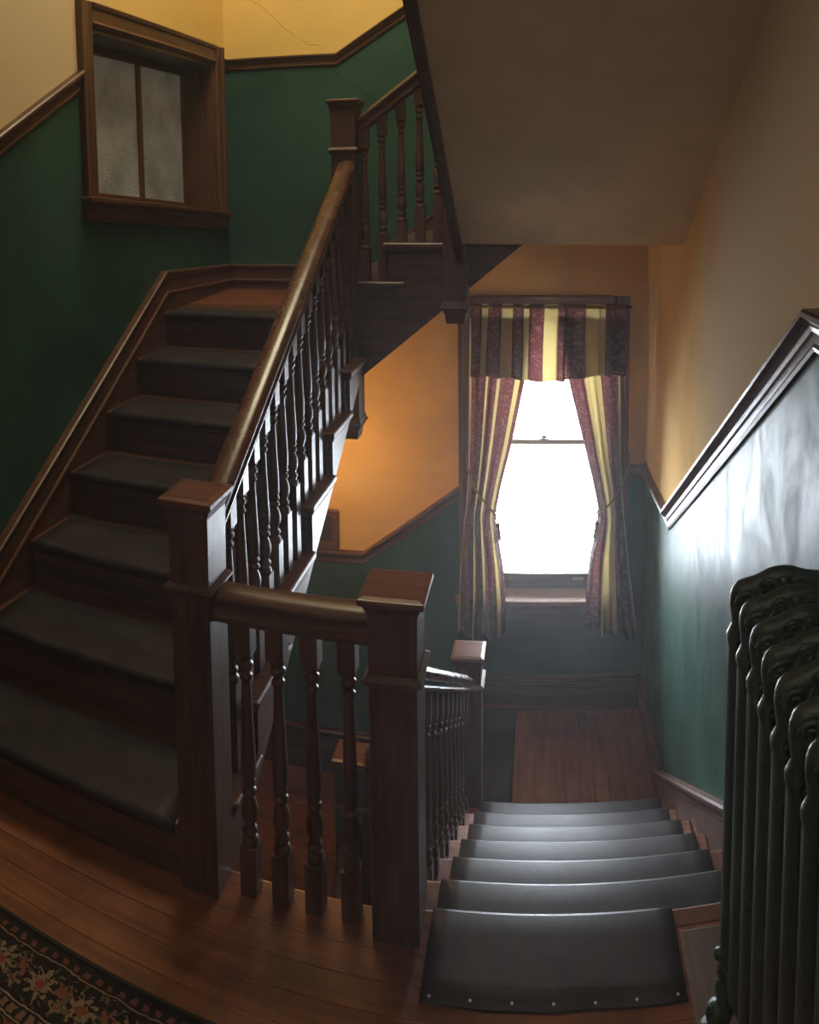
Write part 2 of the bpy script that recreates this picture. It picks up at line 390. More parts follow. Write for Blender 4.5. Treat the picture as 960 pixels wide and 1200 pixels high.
def origin_of(p):
    o = Vector((0, 0, 0))
    while p is not None: o += p.location; p = p.parent
    return o
def obj(name, mb, mat, parent=None, bevel=0.0, seg=2, uvf=None, sharp=None):
    me = bpy.data.meshes.new(name)
    vs = [Vector(v) for v in mb.v]
    if parent is not None: org = origin_of(parent); loc = Vector((0, 0, 0))
    else:
        lo = Vector([min(v[i] for v in vs) for i in range(3)]); hi = Vector([max(v[i] for v in vs) for i in range(3)])
        org = loc = Vector(((lo.x + hi.x) / 2, (lo.y + hi.y) / 2, lo.z))
    me.from_pydata([tuple(v - org) for v in vs], [], mb.f)
    me.polygons.foreach_set('use_smooth', mb.sm)
    if uvf:
        uv = me.uv_layers.new(name='UVMap')
        for l in me.loops: uv.data[l.index].uv = uvf(l.vertex_index, vs[l.vertex_index])
    me.update()
    bm = bmesh.new(); bm.from_mesh(me); bmesh.ops.recalc_face_normals(bm, faces=bm.faces); bm.to_mesh(me); bm.free()
    me.materials.append(mat)
    if sharp: me.set_sharp_from_angle(angle=radians(sharp))
    o = bpy.data.objects.new(name, me); COL.objects.link(o)
    o.parent = parent; o.location = loc
    if bevel:
        b = o.modifiers.new('bevel', 'BEVEL'); b.width = bevel; b.segments = seg; b.limit_method = 'ANGLE'; b.angle_limit = radians(40)
    return o
def tag(o, label, cat, group=None):
    o['label'] = label; o['category'] = cat
    if group: o['group'] = group
    return o
def thing(name, label, cat, loc, group=None):
    o = bpy.data.objects.new(name, None); o.empty_display_size = 0.1; COL.objects.link(o); o.location = loc
    return tag(o, label, cat, group)
def struct(name, mb, mat, **k):
    o = obj(name, mb, mat, **k); o['kind'] = 'structure'; return o
def struct_root(name, loc=(0, 0, 0)):
    o = bpy.data.objects.new(name, None); COL.objects.link(o); o.location = loc; o['kind'] = 'structure'; return o
def pbox(name, b6, mat, parent, bevel=0.003): return obj(name, MB().box(*b6), mat, parent, bevel)

# ------------------------------------------------------------------ room shell
ZB, ZT, YB = -3.4, 4.7, -1.6
# left wall with the opening for window_2
oy0, oy1, oz0, oz1 = 2.84, 4.105, 1.715, 2.44
m = MB(); X0, X1 = -2.06, XWL
m.box(X0, X1, YB, oy0, ZB, ZT).box(X0, X1, oy1, YF + 0.2, ZB, ZT).prism([(oy0, ZB), (oy1, ZB), (oy1, oz0 - 0.105), (oy0, oz0 - 0.005)], 'x', X0, X1).box(X0, X1, oy0, oy1, oz1, ZT)
struct('wall_left', m, M_LEFT)
# far wall with the opening for window_1
wx0, wx1, wz0, wz1 = -0.372, 0.374, -0.53, 1.07
m = MB().box(-2.06, wx0, YF, YF + 0.2, ZB, ZT).box(wx1, 0.9, YF, YF + 0.2, ZB, ZT).box(wx0, wx1, YF, YF + 0.2, ZB, wz0 - 0.03).box(wx0, wx1, YF, YF + 0.2, wz1, ZT)
struct('wall_far', m, M_FAR)
m = MB().prism([(xr(YB), YB), (xr(YF + .2), YF + .2), (0.9, YF + .2), (0.9, YB)], 'z', ZB, ZT)
struct('wall_right', m, M_RIGHT)
struct('wall_back', MB().box(-2.06, 0.9, YB - 0.1, YB, ZB, ZT), M_CEIL)
m = MB().box(-2.06, 0.9, YB, 1.45, 2.95, 3.05).box(-2.06, 0.9, YB, YF + .2, ZT, ZT + 0.1)
struct('ceiling', m, M_CEIL)

# upper floor: slab and its boards (boards run left to right)
fl = struct('floor', MB().box(XWL, 0.62, YB, 1.735, -0.24, -0.022), wood('floor', 'x'))
bw = 0.0705
k = 0; y = 1.735
while y > 0.45:
    x = XWL
    first = True
    while x < 0.60:
        L = random.choice((3.0, 3.0, 3.0, random.uniform(1.3, 1.9))) if first else 3.0; first = False
        x1 = min(x + L, 0.605)
        if 0.605 - x1 < 0.15: x1 = 0.605
        pbox('floorboard', (x, x1 - 0.0012, y - bw + 0.0016, y, -0.022, random.uniform(-0.0008, 0.0)), wood('floor', 'x'), fl, 0.0012)
        x = x1
    y -= bw
pbox('floorboard', (XWL, 0.605, YB, y, -0.022, 0.0), wood('floor', 'x'), fl, 0)
# nosing boards at the edge of the well and at the head of the descending flight
pbox('edge_nosing', (-0.80, -0.36, 1.735, 1.775, -0.030, 0.0), wood('floor', 'x'), fl, 0.006)
pbox('edge_nosing', (-0.36, 0.600, 1.735, 1.787, -0.030, 0.0), wood('floor', 'x'), fl, 0.006)
pbox('well_fascia', (-0.80, -0.34, 1.735, 1.757, -0.28, -0.030), wood('dark', 'x'), fl, 0.002)
pbox('floor_patch', (0.326, 0.600, 1.28, 1.722, 0.0, 0.005), wood('patch', 'y'), fl, 0.002)

# thin, even haze volume, added for the milky glow around the window
hm = bpy.data.materials.new('glow_haze'); hm.use_nodes = True; _nt = hm.node_tree; _nt.nodes.clear()
_vo = _nt.nodes.new('ShaderNodeOutputMaterial'); _vs = _nt.nodes.new('ShaderNodeVolumeScatter')
_vs.inputs['Density'].default_value = 0.013; _vs.inputs['Anisotropy'].default_value = 0.55
_nt.links.new(_vs.outputs[0], _vo.inputs['Volume'])
hz = obj('haze', MB().box(-2.3, 1.1, YB - 0.3, YF + 0.24, ZB - 0.3, ZT + 0.3), hm)
hz['kind'] = 'stuff'; hz['label'] = 'thin haze added through the stairwell for the milky window glow'; hz['category'] = 'haze'

# ------------------------------------------------------------------ profiles
# chair rail: u = out from wall (towards the room), v up
def crprof(h=0.085, d=0.040, flip=1):
    pr = [(0, -h / 2), (0.010, -h / 2), (0.014, -h * 0.40), (0.012, -h * 0.30), (0.012, -h * 0.08), (0.018, -h * 0.02), (0.022, h * 0.10),
          (0.022, h * 0.16), (0.032, h * 0.24), (d, h * 0.32), (d, h * 0.44), (d - 0.006, h / 2), (0, h / 2)]
    return [(u * flip, v) for u, v in pr]
def capprof(flip=1, t=0.022, h=0.050):
    pr = [(0, -h), (t * 0.8, -h), (t, -h * 0.8), (t * 0.9, -h * 0.6), (t + 0.006, -h * 0.42), (t + 0.012, -h * 0.25), (t + 0.013, -h * 0.1), (t + 0.006, 0), (0, 0)]
    return [(u * flip, v) for u, v in pr]

# left side of the travel direction is +u : on the left wall travelling +Y the room is on the right -> flip -1
t1 = struct_root('trim_1', (XWL, 2.5, 2.1))
obj('rail_length', MB().sweep(crprof(flip=-1), [(XWL, 1.30, 1.50), (XWL, 2.74, 2.21)]), wood('red', 'y'), t1, 0)
obj('rail_length', MB().sweep(crprof(h=0.06, flip=-1), [(XWL, 4.195, 2.45), (XWL, YF, 2.45), (-1.116, YF, 2.438), (0.2, YF, 3.24)],
    lat=[(1, 0, 0), (1, 1, 0), (0, 1, 0), (0, 1, 0)]), wood('red', 'x'), t1, 0) if False else None
def rail_on_wall(prof, pts, nrm):
    """sweep along a wall with outward normals given per point (normal scaled so a corner is mitred)"""
    return MB().sweep([(abs(u), v) for u, v in prof], pts, lat=nrm)
obj('rail_length', rail_on_wall(crprof(h=0.060), [(XWL, 4.19, 2.45), (XWL, YF, 2.45), (-1.116, YF, 2.438), (0.10, YF, 3.18)],
    [(1, 0, 0), (1, -1, 0), (0, -1, 0), (0, -1, 0)]), wood('red', 'x'), t1, 0)
t2 = struct_root('trim_2', (-0.8, YF, -0.2))
obj('rail_length', rail_on_wall(crprof(h=0.075), [(-1.78, YF, -0.375), (-1.01, YF, -0.355), (-0.45, YF, 0.07)],
    [(0, -1, 0)] * 3), wood('red', 'x'), t2, 0)
t3 = struct_root('trim_3', (0.6, 2.5, 0.9))
xc = xr(YF)
obj('rail_length', rail_on_wall(crprof(h=0.075), [(0.455, YF, 0.185), (xc, YF, 0.185), (xr(3.47), 3.47, 0.245)],
    [(0, -1, 0), (-1, -1, 0), (-1, 0, 0)]), wood('red', 'y'), t3, 0)
obj('rail_length', rail_on_wall(crprof(h=0.098, d=0.046), [(xr(3.47), 3.47, 0.245), (xr(1.675), 1.675, 1.447), (xr(0.3), 0.3, 1.447)],
    [(-1, 0, 0)] * 3), wood('red', 'y'), t3, 0)

# ------------------------------------------------------------------ balusters, rails, newels
TURN = [(0.0, .0205), (.015, .0215), (.035, .0205), (.045, .015), (.055, .0145), (.068, .019), (.085, .019), (.096, .0135), (.115, .0145),
        (.150, .0205), (.190, .0215), (.230, .0175), (.252, .0125), (.262, .0125), (.272, .0185), (.290, .0185), (.298, .0130), (.308, .0130), (.318, .0180), (.334, .0180), (.344, .0145),
        (.36, .0185), (.45, .0190), (.65, .0150), (.85, .0118), (.862, .0118), (.870, .0165), (.885, .0165), (.893, .012), (.915, .0125), (.925, .0185), (.945, .0190), (.955, .014), (.965, .014), (.975, .0195), (1.0, .0205)]
def baluster(x, y, z0, z1, parent, mat, top=0.080, turned=0.450, hw=0.0205, slope=0.0):
    """square block, turned shaft, square block; z1 is the underside of the rail above the centre"""
    m = MB(); zt = z1 - top; zb = zt - turned
    if zb - z0 < 0.035: zb = z0 + 0.035; turned = zt - zb
    m.box(x - hw, x + hw, y - hw, y + hw, z0, zb)
    m.box(x - hw, x + hw, y - hw, y + hw, zt, z1 + 0.012 + abs(slope) * hw)
    m.lathe([(r, zb - 0.001 + t * (turned + 0.002)) for t, r in TURN], (x, y, 0), 12)
    return obj('baluster', m, mat, parent)

RAILP = [(-0.030, -0.062), (-0.034, -0.056), (-0.034, -0.048), (-0.026, -0.042), (-0.024, -0.030), (-0.030, -0.024), (-0.037, -0.014), (-0.038, -0.004),
         (-0.032, 0.006), (-0.020, 0.013), (0.0, 0.016), (0.020, 0.013), (0.032, 0.006), (0.038, -0.004), (0.037, -0.014), (0.030, -0.024), (0.024, -0.030),
         (0.026, -0.042), (0.034, -0.048), (0.034, -0.056), (0.030, -0.062)]
SHOE = [(-0.022, -0.090), (-0.022, -0.060), (0.022, -0.060), (0.022, -0.090)]
def handrail(path, parent, mat, scale=1.0, lat=None):
    return obj('handrail', MB().sweep([(u * scale, v * scale) for u, v in RAILP], path, lat=lat, smooth=True), mat, parent, 0, sharp=38)

def newel(label, x0, x1, y0, y1, z0, zcap, zcollar, pendant=None, capo=0.020, wd='dark', name='newel_post'):
    cx, cy = (x0 + x1) / 2, (y0 + y1) / 2
    t = thing(name, label, 'newel post', (cx, cy, z0))
    def frust(a, b, z_0, z_1, mb):
        v = [(cx - (cx - x0) - a, y0 - a, z_0), (x1 + a, y0 - a, z_0), (x1 + a, y1 + a, z_0), (x0 - a, y1 + a, z_0),
             (x0 - b, y0 - b, z_1), (x1 + b, y0 - b, z_1), (x1 + b, y1 + b, z_1), (x0 - b, y1 + b, z_1)]
        mb.add(v, [(3, 2, 1, 0), (4, 5, 6, 7), (0, 1, 5, 4), (1, 2, 6, 5), (2, 3, 7, 6), (3, 0, 4, 7)])
    W = wood(wd, 'z')
    pbox('shaft', (x0, x1, y0, y1, z0, zcollar), W, t, 0.003)
    m = MB(); frust(0.0, 0.013, zcollar - 0.016, zcollar, m); frust(0.013, 0.013, zcollar, zcollar + 0.006, m); frust(0.013, 0.002, zcollar + 0.006, zcollar + 0.016, m)
    obj('collar', m, W, t, 0.001)
    m = MB(); frust(0.0, 0.002, zcollar + 0.012, zcap - 0.045, m); obj('head_block', m, W, t, 0.002)
    m = MB(); frust(0.002, 0.005, zcap - 0.046, zcap - 0.036, m); frust(0.006, 0.012, zcap - 0.036, zcap - 0.020, m)
    obj('cap_moulding', m, W, t, 0.0015)
    m = MB(); frust(capo - 0.004, capo, zcap - 0.020, zcap - 0.012, m); frust(capo, capo - 0.002, zcap - 0.012, zcap - 0.003, m); frust(capo - 0.003, capo - 0.016, zcap - 0.003, zcap, m)
    obj('cap', m, wood('cap', 'x'), t, 0.002)
    if pendant:
        m = MB(); frust(0.008, 0.002, z0 + 0.026, z0 + 0.050, m); frust(0.004, 0.014, z0 + 0.014, z0 + 0.026, m)
        frust(-0.012, -0.004, z0 - 0.045, z0 + 0.014, m); obj('drop_moulding', m, W, t, 0.0015)
    return t

# ------------------------------------------------------------------ ascending flight on the left
t = thing('staircase', 'ascending wooden flight on the left with dark risers, climbing beside the green wall', 'staircase', (-1.28, 2.4, 0))
for i in range(1, 8):
    yn = YL + (i - 1) * GL; z = i * R_
    yb = yn + GL + 0.035 if i < 7 else yn + 0.30
    m = MB().box(XWL + 0.023, -0.770, yn + 0.004, yb, z - 0.027, z)
    if i == 1: m = MB().prism([(XWL + 0.023, yn + 0.004), (-0.885, yn + 0.004), (-0.885, 1.791), (-0.770, 1.791), (-0.770, yb), (XWL + 0.023, yb)], 'z', z - 0.027, z)
    if i == 7: m = MB().box(XWL + 0.023, -0.880, yn + 0.004, yb, z - 0.027, z)
    obj('tread', m, wood('red', 'x'), t, 0.009, 3)
    obj('riser', MB().box(XWL + 0.023, -0.885 if i == 1 else -0.806, yn + 0.030, yn + 0.048, z - R_ + (0.0 if i == 1 else -0.005), z - 0.026), wood('dark', 'x'), t, 0)
    obj('cove_moulding', MB().prism([(yn + 0.030, z - 0.048), (yn + 0.022, z - 0.040), (yn + 0.014, z - 0.027), (yn + 0.031, z - 0.027)], 'x', XWL + 0.023, -0.885 if i == 1 else -0.787), wood('dark', 'x'), t, 0)
    if i < 7:
        obj('return_moulding', MB().prism([(-0.788, z - 0.050), (-0.782, z - 0.042), (-0.776, z - 0.027), (-0.788, z - 0.027)], 'y', yn + (0.03 if i > 1 else 0.118), yb - 0.03), wood('dark', 'y'), t, 0)
def znl(y): return R_ + (y - YL) / GL * R_
# cut (open) outer stringer, sawtooth top
poly = [(YL + 0.048, -0.02)]
for i in range(1, 8):
    yn = YL + (i - 1) * GL + 0.040
    poly += [(yn, (i - 1) * R_ - (0.027 if i > 1 else 0)), (yn, i * R_ - 0.027)]
poly = poly[:-2] + [(3.40, 6 * R_ - 0.027), (3.40, 0.374 + 0.627 * (3.40 - 2.448)), (1.99, 0.089), (1.84, -0.02)]
poly[0] = (1.792, -0.02)
poly[1] = (1.792, -0.01); poly[2] = (1.792, R_ - 0.027)
obj('outer_stringer', MB().prism(poly, 'x', -0.806, -0.787), wood('dark', 'y'), t, 0)
# wall stringer: plain board and moulded cap, rising then level round the landing
ZL7 = 7 * R_
p = [(1.30, 0.0), (1.30, znl(1.30) + 0.12), (3.416, znl(3.416) + 0.12), (3.416, ZL7 - 0.2)]
p = [(1.55, -0.0), (1.55, 0.165), (3.40, 1.322), (YF, 1.29), (YF, 0.98), (3.36, 0.98), (1.80, 0.0)]
obj('wall_stringer', MB().prism(p, 'x', XWL, XWL + 0.022), wood('red', 'y'), t, 0)
obj('stringer_cap', rail_on_wall(capprof(), [(XWL, 1.20, 0.0), (XWL, 3.405, 1.368), (XWL, YF, 1.318), (-0.80, YF, 1.314)],
    [(1, 0, 0), (1, 0, 0), (1, -1, 0), (0, -1, 0)]), wood('red', 'y'), t, 0)
obj('stringer_bead', rail_on_wall([(0.02, -0.008), (0.030, -0.006), (0.032, 0.0), (0.028, 0.006), (0.02, 0.008)], [(XWL, 1.45, 0.04), (XWL, 3.42, 1.262), (XWL, YF, 1.228), (-0.80, YF, 1.226)],
    [(1, 0, 0), (1, 0, 0), (1, -1, 0), (0, -1, 0)]), wood('red', 'y'), t, 0)
obj('soffit', MB().prism([(1.99, 0.075), (3.34, 0.92), (3.34, 0.935), (1.97, 0.077)], 'x', XWL + 0.001, -0.806), M_PLASTER, t, 0)

# landing at the top of that flight
ld = struct('landing_upper', MB().box(XWL, -0.80, 3.40, YF, 0.98, ZL7 - 0.022), M_PLASTER)
x = XWL + 0.023; y = 3.655
while y < YF - 0.03:
    y2 = min(y + 0.085, YF); pbox('floorboard', (XWL + 0.023, -0.80, y, y2 - 0.0015, ZL7 - 0.022, ZL7), wood('floor', 'x'), ld, 0.0012); y = y2
pbox('skirting', (XWL + 0.022, -0.80, YF - 0.020, YF, ZL7, 1.30), wood('red', 'x'), ld, 0.002)
pbox('landing_fascia', (-0.806, -0.787, 3.42, YF, 0.98, ZL7), wood('dark', 'y'), ld, 0)

# ------------------------------------------------------------------ two steps crossing over, then next landing and flight overhead
YU = 3.352   # outer face of the crossing flight
t = thing('staircase', 'two dark wooden steps crossing between the tall newel and the hanging newel', 'staircase', (-0.6, 3.6, 1.0))
XN = {8: -0.905, 9: -0.690, 10: -0.475}
for i in (8, 9):
    xn = XN[i]; z = i * R_
    obj('tread', MB().box(xn, XN[i + 1] + 0.085 if i == 9 else XN[i + 1] + 0.10, YU - 0.022, YF - 0.001, z - 0.027, z), wood('dark', 'y'), t, 0.009, 3)
    obj('riser', MB().box(xn + 0.028, xn + 0.046, YU + 0.012, YF - 0.001, z - R_, z - 0.026), wood('dark', 'y'), t, 0)
    obj('return_moulding', MB().prism([(YU + 0.002, z - 0.048), (YU - 0.006, z - 0.042), (YU - 0.012, z - 0.027), (YU + 0.002, z - 0.027)], 'x', xn + 0.02, XN[i + 1] + 0.06), wood('dark', 'x'), t, 0)
obj('riser', MB().box(XN[10] + 0.028, XN[10] + 0.046, YU + 0.012, YF - 0.001, 9 * R_, 10 * R_ - 0.026), wood('dark', 'y'), t, 0)
def zlow(x): return 0.905 + 0.835 * (x + 0.81)
p = [(-0.885, zlow(-0.885)), (-0.885, 8 * R_ - 0.027), (XN[9] + 0.040, 8 * R_ - 0.027), (XN[9] + 0.040, 9 * R_ - 0.027), (XN[10] + 0.040, 9 * R_ - 0.027),
     (XN[10] + 0.040, 10 * R_ - 0.03), (-0.085, 10 * R_ - 0.03), (-0.085, 1.510), (zlow and -0.085, 1.508)]
obj('outer_stringer', MB().prism(p[:-1], 'y', YU, YU + 0.022), wood('dark', 'x'), t, 0)
obj('soffit', MB().prism([(-0.885, zlow(-0.885) + 0.01), (-0.885, zlow(-0.885) + 0.025), (-0.10, 1.525), (-0.10, 1.505)], 'y', YU + 0.022, YF), M_PLASTER, t, 0)
# skirting along the far wall above those steps
obj('wall_stringer', MB().prism([(-0.90, 1.22), (-0.90, 1.34), (-0.30, 1.79), (-0.30, 1.60)], 'y', YF - 0.022, YF), wood('red', 'x'), t, 0)
obj('stringer_cap', rail_on_wall(capprof(), [(-0.90, YF, 1.375), (-0.30, YF, 1.825)], [(0, -1, 0)] * 2), wood('red', 'x'), t, 0)

# landing overhead and the flight that climbs back over the descending stair
ZS = 1.512
lo = struct('landing_top', MB().prism([(-0.38, 3.27), (xr(3.27), 3.27), (xr(YF), YF), (-0.10, YF), (-0.10, 3.374), (-0.38, 3.374)], 'z', ZS, 10 * R_), M_PLASTER)
t = thing('staircase', 'flight overhead seen from below as a sloping plaster soffit with dark wooden edge string', 'staircase', (0.1, 2.2, 1.6))
sl = 0.655
def zs(y): return ZS + (3.27 - y) * sl
m = MB(); ya, yb = 3.27, 1.40
v = [(-0.35, ya, zs(ya)), (xr(ya), ya, zs(ya)), (xr(yb), yb, zs(yb)), (-0.35, yb, zs(yb))]
v += [(a, b, c + 0.05) for a, b, c in v]
m.add(v, [(0, 1, 2, 3), (7, 6, 5, 4), (0, 4, 5, 1), (1, 5, 6, 2), (2, 6, 7, 3), (3, 7, 4, 0)])
obj('soffit', m, M_PLASTER, t, 0)
for i in range(1, 7):
    yn = 3.30 - (i - 1) * 0.2565; z = (10 + i) * R_
    obj('tread', MB().box(-0.35, 0.57, yn - 0.27, yn, z - 0.027, z), wood('dark', 'x'), t, 0.006)
    obj('riser', MB().box(-0.35, 0.57, yn - 0.045, yn - 0.027, z - R_, z - 0.026), wood('dark', 'x'), t, 0)
zo = lambda y: zs(y) - 0.035
obj('edge_stringer', MB().prism([(3.33, zo(3.33)), (1.40, zo(1.40)), (1.40, zo(1.40) + 0.32), (3.33, zo(3.33) + 0.30)], 'x', -0.372, -0.338), wood('dark', 'y'), t, 0.003)
obj('edge_bead', MB().sweep([(-0.012, -0.012), (0.012, -0.012), (0.016, 0.0), (0.012, 0.014), (-0.012, 0.014)], [(-0.350, 3.315, zo(3.33) + 0.0), (-0.350, 1.4, zo(1.40) - 0.012)]), wood('dark', 'y'), t, 0)

# ------------------------------------------------------------------ descending flight
t = thing('staircase', 'descending wooden flight on the right leading down to the window landing', 'staircase', (0.12, 2.6, -1.1))
for i in range(1, 7):
    yn = YD + i * GD; z = -i * R_
    obj('tread', MB().box(-0.390, xr(yn) - 0.02, yn - GD - 0.035, yn - 0.004, z - 0.027, z), wood('floor', 'x'), t, 0.009, 3)
for i in range(0, 7):
    yn = YD + i * GD - 0.030; z = -i * R_
    obj('riser', MB().box(-0.372, xr(yn) - 0.02, yn - 0.018, yn, z - R_, z - 0.026), wood('dark', 'x'), t, 0)
poly = [(1.75, -0.03)]
for i in range(0, 7):
    yn = YD + i * GD - 0.034
    poly += [(yn, -i * R_ - 0.027), (yn, -(i + 1) * R_ - 0.027)]
poly[-1] = (poly[-1][0], -7 * R_ - 0.02)
poly += [(3.38, -7 * R_ - 0.02), (3.38, -1.45), (1.75, -0.40)]
obj('outer_stringer', MB().prism(poly, 'x', -0.374, -0.354), wood('dark', 'y'), t, 0)
def zsk(y): return -0.265 - 0.671 * (y - 2.417)
xw = lambda y: xr(y)
def wallprism(pts, th):
    m = MB(); n = len(pts)
    v = [(xr(y), y, z) for y, z in pts] + [(xr(y) - th, y, z) for y, z in pts]
    m.add(v, [tuple(range(n)), tuple(range(n, 2 * n))[::-1]] + [(i, (i + 1) % n, n + (i + 1) % n, n + i) for i in range(n)])
    return m
obj('wall_stringer', wallprism([(1.86, zsk(1.86) - 0.02), (3.62, zsk(3.62) - 0.02), (3.62, -1.45), (3.2, -1.35), (1.86, -0.45)], 0.020), wood('red', 'y'), t, 0)
obj('stringer_cap', rail_on_wall(capprof(h=0.075), [(xr(1.70), 1.70, zsk(1.86) + 0.0), (xr(1.86), 1.86, zsk(1.86)), (xr(3.62), 3.62, zsk(3.62)), (xr(3.9), 3.9, -1.005), (xr(YF), YF, -0.995)][1:],
    [(-1, 0, 0)] * 3 + [(-1, -1, 0)]), wood('red', 'y'), t, 0)

# lower landing
ZL = -7 * R_
la = struct('landing_lower', MB().prism([(-0.36, 3.32), (xr(3.3), 3.32), (xr(YF), YF), (-0.36, YF)], 'z', ZL - 0.20, ZL - 0.022), wood('dark', 'x'))
x = -0.385
bx = [x]
while x < 0.58: x += 0.0715; bx.append(x)
for a, b_ in zip(bx[:-1], bx[1:]):
    b2 = min(b_, xr(YF) - 0.001)
    obj('floorboard', MB().box(a, b2 - 0.0016, 3.335, YF, ZL - 0.022, ZL - random.uniform(0, 0.0008)), wood('floor', 'y'), la, 0.0012)
bf = struct_root('baseboard_far', (0.1, YF, ZL))
pbox('board', (-0.40, xr(YF), YF - 0.022, YF, ZL, -1.03), wood('dark', 'x'), bf, 0.002)
obj('cap', rail_on_wall(capprof(h=0.045), [(-0.44, YF, -0.985), (xr(YF), YF, -0.985)], [(0, -1, 0), (-1, -1, 0)]), wood('dark', 'x'), bf, 0)
obj('shoe_moulding', rail_on_wall([(0.020, 0), (0.040, 0), (0.036, 0.012), (0.022, 0.018)], [(-0.40, YF, ZL), (xr(YF), YF, ZL)], [(0, -1, 0), (-1, -1, 0)]), wood('red', 'x'), bf, 0)
br = struct_root('baseboard_right', (xr(3.9), 3.9, ZL))
obj('board', wallprism([(3.60, ZL), (3.60, -1.06), (3.9, -1.03), (YF, -1.03), (YF, ZL)], 0.021), wood('dark', 'y'), br, 0)

# two steps down to the left along the far wall, low landing, and the flight continuing below
t = thing('staircase', 'two low steps dropping left from the window landing, glimpsed between the balusters', 'staircase', (-0.6, 3.8, -1.7))
for i, xa in ((8, -0.385), (9, -0.62)):
    z = -i * R_
    obj('tread', MB().box(xa - 0.245, xa + 0.03, 3.345, YF - 0.001, z - 0.027, z), wood('dark', 'y'), t, 0.006)
for i, xa in ((7, -0.385), (8, -0.62), (9, -0.855)):
    obj('riser', MB().box(xa + 0.0, xa + 0.018, 3.36, YF - 0.001, -(i + 1) * R_, -i * R_ - 0.024), wood('dark', 'y'), t, 0)
obj('outer_stringer', MB().prism([(-0.36, -1.20), (-0.385, -1.20), (-0.385, -1.37), (-0.62, -1.37), (-0.62, -1.54), (-0.86, -1.54), (-0.86, -1.86), (-0.36, -1.46)], 'y', 3.355, 3.375), wood('dark', 'x'), t, 0)
obj('wall_stringer', MB().prism([(-0.36, -1.0), (-0.99, -1.46), (-0.99, -1.69), (-0.36, -1.30)], 'y', YF - 0.022, YF), wood('dark', 'x'), t, 0)
obj('stringer_cap', rail_on_wall(capprof(), [(-0.42, YF, -0.995), (-0.99, YF, -1.42)], [(0, -1, 0)] * 2), wood('dark', 'x'), t, 0)
ZLL = -10 * R_
lb = struct('landing_bottom', MB().box(XWL, -0.86, 3.36, YF, ZLL - 0.2, ZLL - 0.02), wood('dark', 'x'))
yy = 3.345
while yy < YF:
    y2 = min(yy + 0.0715, YF); pbox('floorboard', (XWL, -0.858, yy, y2 - 0.0015, ZLL - 0.02, ZLL), wood('floor', 'x'), lb, 0.001); yy = y2
pbox('skirting', (XWL, -0.98, YF - 0.022, YF, ZLL, -1.46), wood('dark', 'x'), lb, 0.002)
obj('skirting_cap', rail_on_wall(capprof(), [(XWL, YF, -1.415), (-0.98, YF, -1.415)], [(0, -1, 0)] * 2), wood('dark', 'x'), lb, 0)
t = thing('staircase', 'lowest wooden flight continuing down under the ascending stair', 'staircase', (-1.3, 2.5, -3.0))
for i in range(1, 8):
    z = ZLL - i * R_; yf = 3.36 - (i - 1) * GD
    obj('tread', MB().box(XWL, -0.82, yf - GD - 0.03, yf + 0.0, z - 0.027, z), wood('floor', 'x'), t, 0.006)
    obj('riser', MB().box(XWL, -0.84, yf - 0.018, yf, z, z + R_ - 0.02), wood('pine', 'x'), t, 0)
obj('outer_stringer', MB().prism([(3.37, ZLL), (3.37, ZLL - 0.35), (1.6, ZLL - 1.50), (1.6, ZLL - 1.13)], 'x', -0.84, -0.82), wood('dark', 'y'), t, 0)
struct('floor_below', MB().box(XWL, 0.6, YB, YF, ZB - 0.1, ZB + 0.02), wood('floor', 'x'))

# ------------------------------------------------------------------ newel posts
newel('tall near-left square newel post at the foot of the ascending flight, red-brown flat cap', -0.884, -0.780, 1.680, 1.790, -0.10, 1.020, 0.786)
newel('near newel post in the middle, head of the descending stair, beside the ribbed top mat', -0.392, -0.280, 1.684, 1.796, -0.25, 0.843, 0.640, capo=0.022)
newel('small newel post at the window landing with pale sunlit cap', -0.383, -0.268, 3.318, 3.430, -1.46, -0.300, -0.445, capo=0.016)
newel('tall upper newel post with hanging drop at the top of the ascending flight', -0.903, -0.795, 3.320, 3.430, 0.690, 2.125, 1.905, pendant=1, capo=0.018)
newel('hanging newel post above the window, its moulded drop just over the curtain', -0.425, -0.323, 3.312, 3.420, 1.215, 2.55, 2.35, pendant=1, capo=0.016)
newel('lowest newel post down in the well, cap seen between the balusters', -0.935, -0.800, 3.300, 3.430, -2.0, -0.840, -1.07, capo=0.012)

# ------------------------------------------------------------------ balustrades
t = thing('balustrade', 'short level guard rail with four fat turned balusters between the two near newel posts', 'balustrade', (-0.58, 1.735, 0))
handrail([(-0.782, 1.737, 0.774), (-0.390, 1.737, 0.774)], t, wood('dark', 'x'), 1.05)
for x in (-0.712, -0.628, -0.543, -0.452): baluster(x, 1.735, 0.0, 0.712, t, wood('dark', 'z'), top=0.085, turned=0.500, hw=0.0215)

t = thing('balustrade', 'long sloping balustrade of the ascending flight with pale glossy worn handrail', 'balustrade', (-0.83, 2.5, 0.2))
ra = (0.972 - 0.012, 0.611)
def zr(y): return ra[0] + ra[1] * (y - 1.863)
handrail([(-0.835, 1.780, zr(1.780)), (-0.835, 3.325, zr(3.325))], t, wood('rail', 'y'), 1.0)
y = 1.83; n = 0
while y < 3.28:
    i = int((y - YL) / GL) + 1
    baluster(-0.832, y, i * R_, zr(y) - 0.064, t, wood('dark', 'z'), slope=0.61, turned=0.44)
    y += GL / 3
t = thing('balustrade', 'sloping balustrade down the right side of the well to the window landing', 'balustrade', (-0.33, 2.5, -0.8))
def zd(y): return 0.608 - 0.667 * (y - 1.80)
handrail([(-0.335, 1.79, zd(1.79)), (-0.335, 2.9, zd(2.9)), (-0.335, 3.325, zd(3.325) + 0.0)], t, wood('rail', 'y'), 1.0)
y = 1.865
